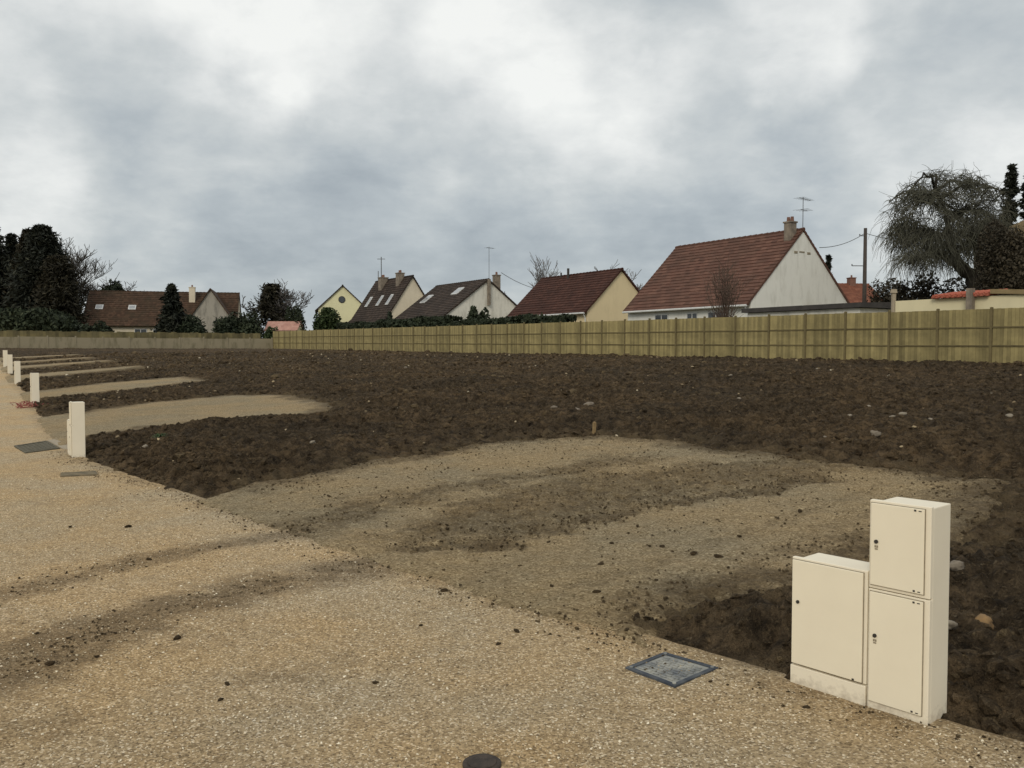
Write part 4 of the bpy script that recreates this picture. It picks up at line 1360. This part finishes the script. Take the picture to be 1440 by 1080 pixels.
def bush(name, px0, px1, ptop, Y, depth, seed, label, mat='hedge', n=4000, leaf=.16, cat='bush', flat_top=False, group=None, zb=None):
    a, b = at(px0, ptop, Y), at(px1, ptop, Y)
    xm = (a.x + b.x) / 2; hw = (b.x - a.x) / 2
    z0 = (ground_at(xm, Y) if zb is None else zb) - .05; H = a.z - z0
    t = empty(name, (xm, Y, z0), 0, label, cat, group)
    n = int(n * 2.2); leaf = leaf * .85
    r = np.random.default_rng(seed)
    m = MB()
    for k in range(5): m.tube([(0, 0, 0), (hw * r.uniform(-.4, .4), depth * r.uniform(-.2, .2), H * .5), (hw * r.uniform(-.7, .7), depth * r.uniform(-.3, .3), H * .85)], [.06, .04, .02], 5)
    m.build('stems', M['darkbark'], t)
    k = 14
    cen = np.stack([r.uniform(-.65, .65, k) * hw, r.uniform(-.5, .5, k) * depth, r.uniform(.25, .75, k) * H], -1)
    rad = np.stack([np.full(k, hw * .38), np.full(k, depth * .5), np.full(k, H * .30)], -1) * r.uniform(.75, 1.25, (k, 1))
    if flat_top: rad[:, 2] = H * .34
    i = r.integers(0, k, n)
    d_ = r.normal(size=(n, 3)); d_ /= np.linalg.norm(d_, axis=1)[:, None]
    C = cen[i] + d_ * rad[i] * (r.random((n, 1)) ** .33)
    C[:, 2] = np.clip(C[:, 2], .02, H)
    tint = np.clip(r.normal(.45, .2, k), 0, 1)[i] * .6 + .4 * r.random(n)
    leaf_obj('crown', [leaf_cloud(C, leaf, r, 1.0, 0, tint)], M[mat], t)
    return t


def hedge(s0, s1, w, H, seed, label, thick=1.2, n=26000, leaf=.17, mat='hedge'):
    x0, y0 = xy(s0, w)
    z = float(zf((s0 + s1) / 2))
    r = np.random.default_rng(seed); L = s1 - s0
    # a leafy shell over a dense body of leaves
    q = r.random((n, 3)); face = r.random(n)
    x_ = q[:, 0] * L; y_ = (q[:, 1] - .5) * thick; z_ = q[:, 2] * H
    k = face < .4; y_[k] = -thick / 2 * (1 + .1 * r.normal(size=k.sum()))
    k = (face >= .4) & (face < .75); z_[k] = H * (1 + .02 * r.normal(size=k.sum()))
    bumpy = .10 * vn(x_ / 1.3, y_ / 1.3 + 9, seed) + .12 * vn(x_ / 3.5, 0 * x_ + 3, seed)
    z_ = np.maximum(.02, z_ * (1 + bumpy / H * 1.3)); y_ = y_ * (1 + .15 * vn(x_ / .9, z_ / .9, seed + 1))
    C = np.stack([x_, -y_, z_], -1)
    tint = np.clip(.45 + .5 * vn(x_ / .6, z_ / .5 + y_, seed + 2), 0, 1) * .6 + .4 * r.random(n)
    t = empty('hedge', (x0, y0, z), RF, label, 'hedge')
    leaf_obj('leaves', [leaf_cloud(C, leaf, r, 1.0, 0, tint)], M[mat], t)
    m = MB()
    for i in range(int(L / .8)): m.tube([(.4 + i * .8, 0, -.1), (.4 + i * .8 + r.normal() * .1, r.normal() * .1, H * .85)], [.035, .015], 5)
    m.build('stems', M['darkbark'], t)


# left group of conifers behind the wall
conifer(-10, 318, 108, 80, 1, 'dark conifer cut off by the left picture edge', n=9000, shape=.75, leaf=.32)
conifer(20, 331, 112, 46, 2, 'narrow dark conifer between the two broad ones at the left edge', n=7000, shape=.75, leaf=.30)
conifer(44, 325, 106, 62, 3, 'dark brownish conifer, middle of the left group', 'thuja', n=12000, shape=.75, leaf=.30)
conifer(63, 320, 104, 96, 4, 'tallest broad dark conifer of the left group', n=17000, shape=.8, leaf=.30)
conifer(84, 362, 101, 64, 5, 'brownish rounded conifer at the right end of the left group', 'thuja', n=11000, shape=.55, leaf=.28)
bush('bush', -10, 122, 434, 97, 3, 6, 'dark undergrowth beneath the left conifers', 'hedge', 6000, .3)
bare_tree(110, 322, 112, .30, 11, 'tall bare tree beside the left conifers', .85, 4, 'twig', min_r=.024, kids=(12, 8, 6, 4), up=.75)
bare_tree(178, 382, 118, .2, 13, 'small bare tree whose top shows above the long brown roof', .9, 4, 'twig_far', min_r=.03, kids=(5, 4, 4, 3))
bush('shrub', 148, 172, 396, 112, 3, 14, 'dark round shrub top just above the long brown roof', 'hedge', 900, .3, 'shrub', zb=6.5)
conifer(243, 402, 94, 40, 15, 'slim dark conifer standing in front of the long brown roof', n=3500, shape=.8, leaf=.3)
bush('bush', 218, 300, 440, 95, 2.5, 16, 'dark evergreen bush under the grey cross gable', 'hedge', 3600, .22)
bush('bush', 290, 368, 436, 96.5, 2.5, 17, 'dark evergreen bush between the cross gable and the bare trees', 'hedge', 3600, .22)
bush('bush', 122, 158, 452, 96, 2, 46, 'low dark bush below the left skylight of the long house', 'hedge', 1500, .22)
bare_tree(352, 408, 112, .16, 18, 'bare tree left of the dark thorny tree above the wall corner', .8, 4, 'twig_far', min_r=.028, kids=(5, 4, 4, 3))
conifer(384, 401, 104, 66, 19, 'rounded brownish evergreen tree above the far corner of the field', 'thuja', n=2600, shape=.6, leaf=.32)
bare_tree(412, 392, 106, .18, 20, 'bare tree right of the brownish evergreen above the field corner', .75, 4, 'twig_far', min_r=.028, kids=(6, 4, 4, 3))
bush('bush', 404, 434, 430, 101, 2, 21, 'blackish evergreen bush left of the yellow house', 'hedge', 2200, .2)
bush('bush', 440, 482, 434, 97, 2, 22, 'green leafy bush hiding the foot of the yellow house', 'bush', 3000, .2)
bush('bush', 372, 396, 459, 95, 1.5, 45, 'small green bush on the wall corner by the pink shed', 'bush', 900, .16)
bush('bush', 540, 552, 438, 84, 1.2, 23, 'dark upright bush at the corner of the sand coloured gable', 'hedge', 1200, .18)
hedge(58.5, 81.5, 33.0, 2.55, 24, 'long dark clipped hedge behind the fence in front of the streaked gable')
hedge(43.0, 57.5, 32.5, 2.30, 25, 'lower dark hedge behind the fence below the maroon roof', 1.1, 16000)
bush('bush', 655, 690, 431, 72, 1.5, 26, 'dark evergreen bump rising from the hedge before the streaked gable', 'hedge', 1500, .2)
bare_tree(775, 356, 118, .2, 27, 'pale bare tree rising behind the maroon roof', .55, 4, 'twig_far', min_r=.03, kids=(7, 4, 4, 3), up=.9)
bare_tree(895, 366, 98, .22, 28, 'bare tree between the maroon roof and the nearest house', .6, 4, 'twig_far', min_r=.03, kids=(7, 5, 4, 3))
bare_tree(722, 405, 110, .12, 30, 'small twiggy bare tree right of the streaked gable', .7, 3, 'twig_far', min_r=.03)
conifer(1163, 361, 86, 16, 31, 'small evergreen tip peeping over the right slope of the nearest house', n=900, shape=.6, leaf=.3)
bush('bush', 1222, 1264, 392, 60, 1.5, 32, 'brown twiggy bush to the right of the utility pole', 'thicket', 2200, .13)

# bare shrub in front of the nearest house
p0 = at(1018, 352, 43.5)
t = empty('bare_shrub', (p0.x, 43.5, 1.3), 0, 'tall bare brown shrub in front of the nearest house', 'shrub')
R = random.Random(3); trunk = MB(); crown = MB()
for k in range(32):
    a = R.uniform(0, 2 * PI); sp = R.uniform(.1, 1.45); hgt = R.uniform(3.8, 5.7) * (1 - .14 * sp)
    pts = [Vector((.12 * math.cos(a), .12 * math.sin(a), 0))]
    for q in range(6):
        f = (q + 1) / 6
        pts.append(Vector((sp * math.cos(a) * f ** 1.2 + R.gauss(0, .05), .6 * sp * math.sin(a) * f ** 1.2 + R.gauss(0, .05), hgt * f)))
    trunk.tube(pts, [.03 * (1 - .12 * q) for q in range(7)], 4, R.random(), cap=False)
    for q in range(11):
        i = R.randrange(2, 6); d_ = Vector((R.gauss(0, .35), R.gauss(0, .35), R.uniform(.35, .8)))
        crown.tube([pts[i], pts[i] + d_ * .5, pts[i] + d_ * R.uniform(.8, 1.3)], [.011, .009, .006], 3, R.random(), cap=False)
M['twig_red'] = plain('reddish_twigs', (.10, .068, .05), (.07, .05, .038), 3, .95)
trunk.build('stems', M['twig_red'], t); crown.build('twigs', M['twig_red'], t)

# weeping tree on the right
WY = 46.0
def wp(px, py, dy=0.0):
    v = at(px, py, WY); return Vector((v.x, WY + dy, v.z))
o0 = wp(1372, 440)
gz = ground_at(o0.x, WY)
t = empty('weeping_tree', (o0.x, WY, gz), 0, 'old leafless weeping tree with drooping twigs behind the right end of fence', 'tree')
off = Vector((o0.x, WY, gz)); R = random.Random(21)
trunk, crown = MB(), MB()
def limb(ps, r0, r1, sides=8, mb=None):
    n = len(ps); out = []
    for i in range(n - 1):
        for k in range(3):
            f = k / 3; out.append(ps[i].lerp(ps[i + 1], f) + Vector((R.gauss(0, .04), R.gauss(0, .05), R.gauss(0, .04))))
    out.append(ps[-1])
    out = [p - off for p in out]
    (mb or trunk).tube(out, [r0 + (r1 - r0) * (i / (len(out) - 1)) ** .8 for i in range(len(out))], sides, R.random())
    return out
ends = []
main = [Vector((o0.x, WY, gz - .2)), wp(1372, 410), wp(1362, 388), wp(1344, 375, -.2)]
limb(main, .42, .33, 10)
A = limb([wp(1344, 375, -.2), wp(1322, 366, -.5), wp(1300, 362, -.9), wp(1276, 366, -1.2), wp(1258, 376, -1.4)], .27, .05)
B = limb([wp(1344, 375, -.2), wp(1338, 350, 0), wp(1330, 325, .2), wp(1328, 298, .2), wp(1316, 272, .3), wp(1314, 246, .2)], .26, .05)
C_ = limb([wp(1330, 325, .2), wp(1342, 302, .7), wp(1360, 298, 1.2), wp(1378, 290, 1.5), wp(1392, 292, 1.6)], .15, .04)
D_ = limb([wp(1328, 298, .2), wp(1308, 284, -.6), wp(1288, 280, -1.2), wp(1270, 292, -1.6)], .13, .035)
E_ = limb([wp(1338, 350, 0), wp(1356, 340, -.8), wp(1374, 332, -1.4), wp(1390, 335, -1.6)], .13, .04)
G_ = limb([wp(1332, 335, 0), wp(1312, 322, .9), wp(1290, 318, 1.5), wp(1268, 325, 1.8)], .13, .04)
H_ = limb([wp(1316, 272, .3), wp(1336, 254, .8), wp(1356, 250, 1.2), wp(1372, 262, 1.4)], .10, .03)
I_ = limb([wp(1318, 285, .3), wp(1334, 268, -.8), wp(1352, 268, -1.4), wp(1380, 282, -1.8)], .10, .03)
J_ = limb([wp(1316, 272, .3), wp(1298, 254, -.5), wp(1282, 252, -.9), wp(1268, 266, -1.2)], .09, .03)
K_ = limb([wp(1328, 298, .2), wp(1306, 268, 1.2), wp(1288, 262, 1.8), wp(1272, 276, 2.2)], .09, .03)
CX = wp(1326, 330)
limbs_ = [p + off for L_ in (B, C_, D_, E_, G_, H_, I_, J_, K_, A) for p in L_[len(L_) // 3:]]
top_c = wp(1325, 318)
shells = []
for k in range(660):                                  # arching shoots from the limbs out to the dome
    a_ = R.uniform(0, 2 * PI); el = math.asin(R.uniform(-.38, .98)); q = R.uniform(.62, 1.0)
    e = top_c + Vector((math.cos(a_) * math.cos(el) * 3.25 * q, math.sin(a_) * math.cos(el) * 2.7 * q, math.sin(el) * 3.0 * q))
    if el < .35 and e.x > top_c.x + 1.2: e.z += .3
    near = min(R.sample(limbs_, 36), key=lambda p: (p - e).length + max(0, p.z - e.z) * .3)
    mid_ = near.lerp(e, .55) + Vector((0, 0, .22 * (e - near).length))
    pts = [near.lerp(mid_, f) .lerp(mid_.lerp(e, f), f) + Vector((R.gauss(0, .03), R.gauss(0, .03), R.gauss(0, .03))) for f in (0, .2, .4, .6, .8, 1)]
    crown.tube([x - off for x in pts], [.026, .022, .019, .016, .013, .011], 4, R.random(), cap=False)
    shells.append(pts)
for k in range(190):                                  # lower shoots round the trunk and to the right
    e = wp(R.uniform(1285, 1412), R.uniform(322, 372), R.uniform(-2.0, 2.2))
    near = min(R.sample(limbs_, 40), key=lambda p: (p - e).length)
    pts = [near.lerp(e, f) + Vector((R.gauss(0, .05), R.gauss(0, .05), .5 * f * (1 - f))) for f in (0, .25, .5, .75, 1)]
    crown.tube([x - off for x in pts], [.022, .019, .016, .013, .011], 4, R.random(), cap=False)
    shells.append(pts)
for k in range(70):                                   # the low arching bough on the left
    p = R.choice(A[2:]) + off
    e = p + Vector((R.uniform(-.9, .5), R.gauss(0, .6), R.uniform(.0, .45)))
    pts = [p, p.lerp(e, .3) + Vector((0, 0, .08)), p.lerp(e, .6) + Vector((0, 0, .1)), p.lerp(e, .8) + Vector((0, 0, .06)), e]
    crown.tube([x - off for x in pts], [.022, .019, .016, .013, .011], 4, R.random(), cap=False)
    shells.append(pts)
for pts in shells:
    for k in range(7):
        i = R.randrange(len(pts) // 2, len(pts)); p = pts[i].copy()
        v = (pts[-1] - pts[0]); v.z = 0
        dd = (v.normalized() * .5 if v.length > .1 else Vector()) + Vector((R.gauss(0, .5), R.gauss(0, .5), R.uniform(-.3, .5)))
        dd.normalize()
        hi = p.z > top_c.z + .7; L = R.uniform(.3, 1.0) if hi else R.uniform(.5, 1.8); ps = [p]
        L = min(L, max(.3, p.z - gz - 1.2))
        for q in range(5):
            dd = (dd + Vector((R.gauss(0, .28), R.gauss(0, .28), R.gauss(-.22, .2) if hi else -.46))).normalized()
            ps.append(ps[-1] + dd * L / 5)
        crown.tube([x - off for x in ps], [.0115, .011, .0105, .0095, .008, .006], 3, R.random(), cap=False)
for k in range(130):                                   # upright water shoots on the top
    pts = R.choice(shells); p = pts[R.randrange(2, 6) if len(pts) > 5 else 2]
    if p.z < top_c.z + 1.6: continue
    e = p + Vector((R.gauss(0, .25), R.gauss(0, .25), R.uniform(.3, .8)))
    crown.tube([p - off, p.lerp(e, .5) + Vector((R.gauss(0, .04), 0, 0)) - off, e - off], [.010, .009, .006], 3, R.random(), cap=False)
trunk.build('trunk', M['darkbark'], t, smooth=True); crown.build('crown', M['twig_olive'], t)
bush('bush', 1240, 1330, 372, 48.5, 1.8, 33, 'dark brown bushy thicket under the left of the weeping tree', 'thicket', 3800, .12)
bush('bush', 1300, 1420, 392, 50, 1.8, 34, 'low dark thicket under the trunk of the weeping tree', 'thicket', 4500, .12)
bush('overgrown_bush', 1376, 1475, 308, 37.0, 2.6, 35, 'tall dark overgrown bush below the tan roof at right edge', 'thicket', 26000, .085)
conifer(1416, 234, 75, 34, 36, 'slender dark spire conifer right of the weeping tree', n=3500, shape=.5, leaf=.26)
conifer(1441, 243, 76, 32, 37, 'slender dark spire conifer cut off by the right picture edge', n=3500, shape=.5, leaf=.26)

# ------------------------------------------------------------------ pole and cables
pp = at(1214, 322, 62); gz = ground_at(pp.x, 62)
t = empty('utility_pole', (pp.x, 62, gz), 0, 'dark wooden utility pole between the nearest house and the weeping tree', 'utility pole')
m = MB(); m.tube([(0, 0, -.3), (0, 0, pp.z - gz)], [.17, .115], 10); m.build('pole', M['polewood'], t, smooth=True)
zz = pp.z - gz
for dz, l in ((.55, .42), (3.0 - .3, .95)):
    m = MB(); m.tube([(.05, 0, zz - dz), (-l, -.05, zz - dz)], .03, 6); m.tube([(-l, -.05, zz - dz), (-l, -.05, zz - dz + .12)], .04, 6); m.build('insulator_arm', M['metal'], t)


def cable(a, b, sag, label, rad=.018):
    m = MB(); pts = []
    for k in range(17):
        f = k / 16; p = a.lerp(b, f); p.z -= sag * 4 * f * (1 - f); pts.append(p - a)
    m.tube(pts, rad, 5)
    tag(m.build('overhead_cable', M['dark'], None, a), label, 'cable')


top = Vector((pp.x - .1, 62, pp.z - .4))
cable(top, at(1150, 349, 56), .25, 'overhead cable running from the pole down to the nearest house', .022)
cable(Vector((pp.x, 62.05, pp.z - .35)), at(1330, 337, 60), .35, 'overhead cable running right from the pole behind the weeping tree', .02)
cable(at(705, 384, 78.6), at(765, 408, 95), .3, 'thin overhead cable leaving the chimney of the streaked gable house', .025)
m = MB(); a0 = at(537, 400, 110)
m.tube([(0, 0, -6), (0, 0, at(537, 362, 110).z - a0.z)], .06, 6); m.tube([(-.5, 0, 3.2), (.5, 0, 3.2)], .04, 5)
tag(m.build('mast', M['metal'], None, a0), 'thin distant mast standing behind the two chimney house', 'mast')

# ------------------------------------------------------------------ sky and light
wd = bpy.data.worlds.new('World'); SC.world = wd; wd.use_nodes = True
nt = wd.node_tree; nt.nodes.clear()
out = nt.nodes.new('ShaderNodeOutputWorld')
SUN = Vector((-.32, -.85, .55)).normalized()
sky = nt.nodes.new('ShaderNodeTexSky'); sky.sky_type = 'NISHITA'; sky.sun_disc = False
sky.sun_elevation = math.asin(SUN.z); sky.sun_rotation = math.atan2(SUN.x, SUN.y)
bg1 = nt.nodes.new('ShaderNodeBackground'); bg1.inputs[1].default_value = .08
nt.links.new(sky.outputs[0], bg1.inputs[0])
dirv = nt.nodes.new('ShaderNodeTexCoord').outputs['Generated']
nrm = nt.nodes.new('ShaderNodeVectorMath'); nrm.operation = 'NORMALIZE'; nt.links.new(dirv, nrm.inputs[0])
sep = nt.nodes.new('ShaderNodeSeparateXYZ'); nt.links.new(nrm.outputs[0], sep.inputs[0])
# cloud deck: directions laid on a flat layer overhead
den = mth(nt, 'ADD', mth(nt, 'MAXIMUM', sep.outputs[2], 0.0), .36)
cmb = nt.nodes.new('ShaderNodeCombineXYZ')
nt.links.new(mth(nt, 'DIVIDE', sep.outputs[0], den), cmb.inputs[0])
nt.links.new(mth(nt, 'DIVIDE', sep.outputs[1], den), cmb.inputs[1])
n1 = noise(nt, cmb.outputs[0], 2.0, 8, .55, .25)
n2 = ramp(nt, noise(nt, cmb.outputs[0], 5.2, 9, .58, .25), [(.30, (0, 0, 0)), (.46, (.38,) * 3), (.54, (.66,) * 3), (.70, (1, 1, 1))])
n3 = noise(nt, cmb.outputs[0], 17.0, 6, .6, .2)
val = mth(nt, 'ADD', mth(nt, 'MULTIPLY_ADD', n1, .58, -.29), mth(nt, 'MULTIPLY_ADD', n2, .17, -.085))
val = mth(nt, 'ADD', val, mth(nt, 'MULTIPLY_ADD', n3, .16, -.08))
warp = nt.nodes.new('ShaderNodeTexNoise'); warp.inputs['Scale'].default_value = 5.0; warp.inputs['Detail'].default_value = 5
nt.links.new(nrm.outputs[0], warp.inputs['Vector'])
ws = nt.nodes.new('ShaderNodeVectorMath'); ws.operation = 'MULTIPLY_ADD'
nt.links.new(warp.outputs['Color'], ws.inputs[0]); ws.inputs[1].default_value = (.30, .30, .24); ws.inputs[2].default_value = (-.15, -.15, -.12)
wv = nt.nodes.new('ShaderNodeVectorMath'); wv.operation = 'ADD'; nt.links.new(nrm.outputs[0], wv.inputs[0]); nt.links.new(ws.outputs[0], wv.inputs[1])
wn = nt.nodes.new('ShaderNodeVectorMath'); wn.operation = 'NORMALIZE'; nt.links.new(wv.outputs[0], wn.inputs[0])
# thick and thin places of the cloud deck (compass bearing, elevation, half width in degrees, brightness)
BLOBS = [(375, 10, 6, .26), (560, 20, 9, .10), (720, 0, 5, .14), (50, 70, 8, .14), (760, 60, 9, .12), (250, 120, 7, .05), (80, 205, 6, -.16), (215, 250, 7, -.18), (15, 265, 4, .18), (325, 195, 5, .18), (1080, 20, 6, -.26),
         (1090, 95, 5, .30), (1180, 50, 4, .20), (830, 195, 6, .14), (960, 160, 6, .16), (940, 70, 5, -.10), (1330, 70, 5, -.16), (1400, 215, 6, .20), (600, 330, 9, -.14), (330, 320, 9, -.12),
         (150, 380, 7, .26), (1010, 285, 6, -.16), (830, 310, 7, -.10), (450, 395, 7, -.05), (720, 400, 7, -.05), (1240, 240, 6, -.06), (1220, 360, 5, -.04)]
for px, py, rad, amp in BLOBS:
    v = Vector(((px - 720) / F, 1, (YH - py) / F)).normalized()
    dt = nt.nodes.new('ShaderNodeVectorMath'); dt.operation = 'DOT_PRODUCT'; dt.inputs[1].default_value = v
    nt.links.new(wn.outputs[0], dt.inputs[0])
    mr = nt.nodes.new('ShaderNodeMapRange'); mr.interpolation_type = 'SMOOTHSTEP'
    mr.inputs['From Min'].default_value = math.cos(math.radians(rad * 1.35)); mr.inputs['From Max'].default_value = 1.0
    mr.inputs['To Min'].default_value = 0; mr.inputs['To Max'].default_value = amp
    nt.links.new(dt.outputs['Value'], mr.inputs['Value'])
    val = mth(nt, 'ADD', val, mr.outputs[0])
elev = ramp(nt, sep.outputs[2], [(0, (.56,) * 3), (.06, (.575,) * 3), (.16, (.61,) * 3), (.28, (.63,) * 3), (.40, (.63,) * 3), (.6, (.80,) * 3), (1, (.9,) * 3)])
val = mth(nt, 'ADD', val, elev)
cc = ramp(nt, val, [(0, (.26, .305, .335)), (.25, (.365, .41, .445)), (.45, (.475, .52, .545)), (.62, (.60, .635, .64)), (.80, (.77, .79, .78)), (1, (.95, .96, .93))])
bg2 = nt.nodes.new('ShaderNodeBackground'); bg2.inputs[1].default_value = 1.0
nt.links.new(cc, bg2.inputs[0])
mx = nt.nodes.new('ShaderNodeMixShader'); mx.inputs[0].default_value = .93
nt.links.new(bg1.outputs[0], mx.inputs[1]); nt.links.new(bg2.outputs[0], mx.inputs[2]); nt.links.new(mx.outputs[0], out.inputs[0])

sl = bpy.data.lights.new('sun', 'SUN'); sl.energy = 1.45; sl.angle = math.radians(24); sl.color = (1, .93, .80)
so = bpy.data.objects.new('sun', sl); COL.objects.link(so)
so.rotation_euler = (-SUN).to_track_quat('-Z', 'Y').to_euler(); so.location = (0, -10, 30)

# ------------------------------------------------------------------ camera
cd = bpy.data.cameras.new('camera'); cam = bpy.data.objects.new('camera', cd); COL.objects.link(cam)
cam.location = (0, 0, EYE)
cam.rotation_euler = (PI / 2 - math.atan(46 / F), 0, 0)
cd.sensor_width = 36; cd.lens = 36 * F / 1440
cd.clip_start = .05; cd.clip_end = 4000
SC.camera = cam
SC.view_settings.view_transform = 'Standard'
try: SC.view_settings.look = 'None'
except Exception: pass
SC.view_settings.exposure = 0; SC.view_settings.gamma = 1
SC.render.resolution_x, SC.render.resolution_y = 1024, 768
SC.cycles.max_bounces = 6
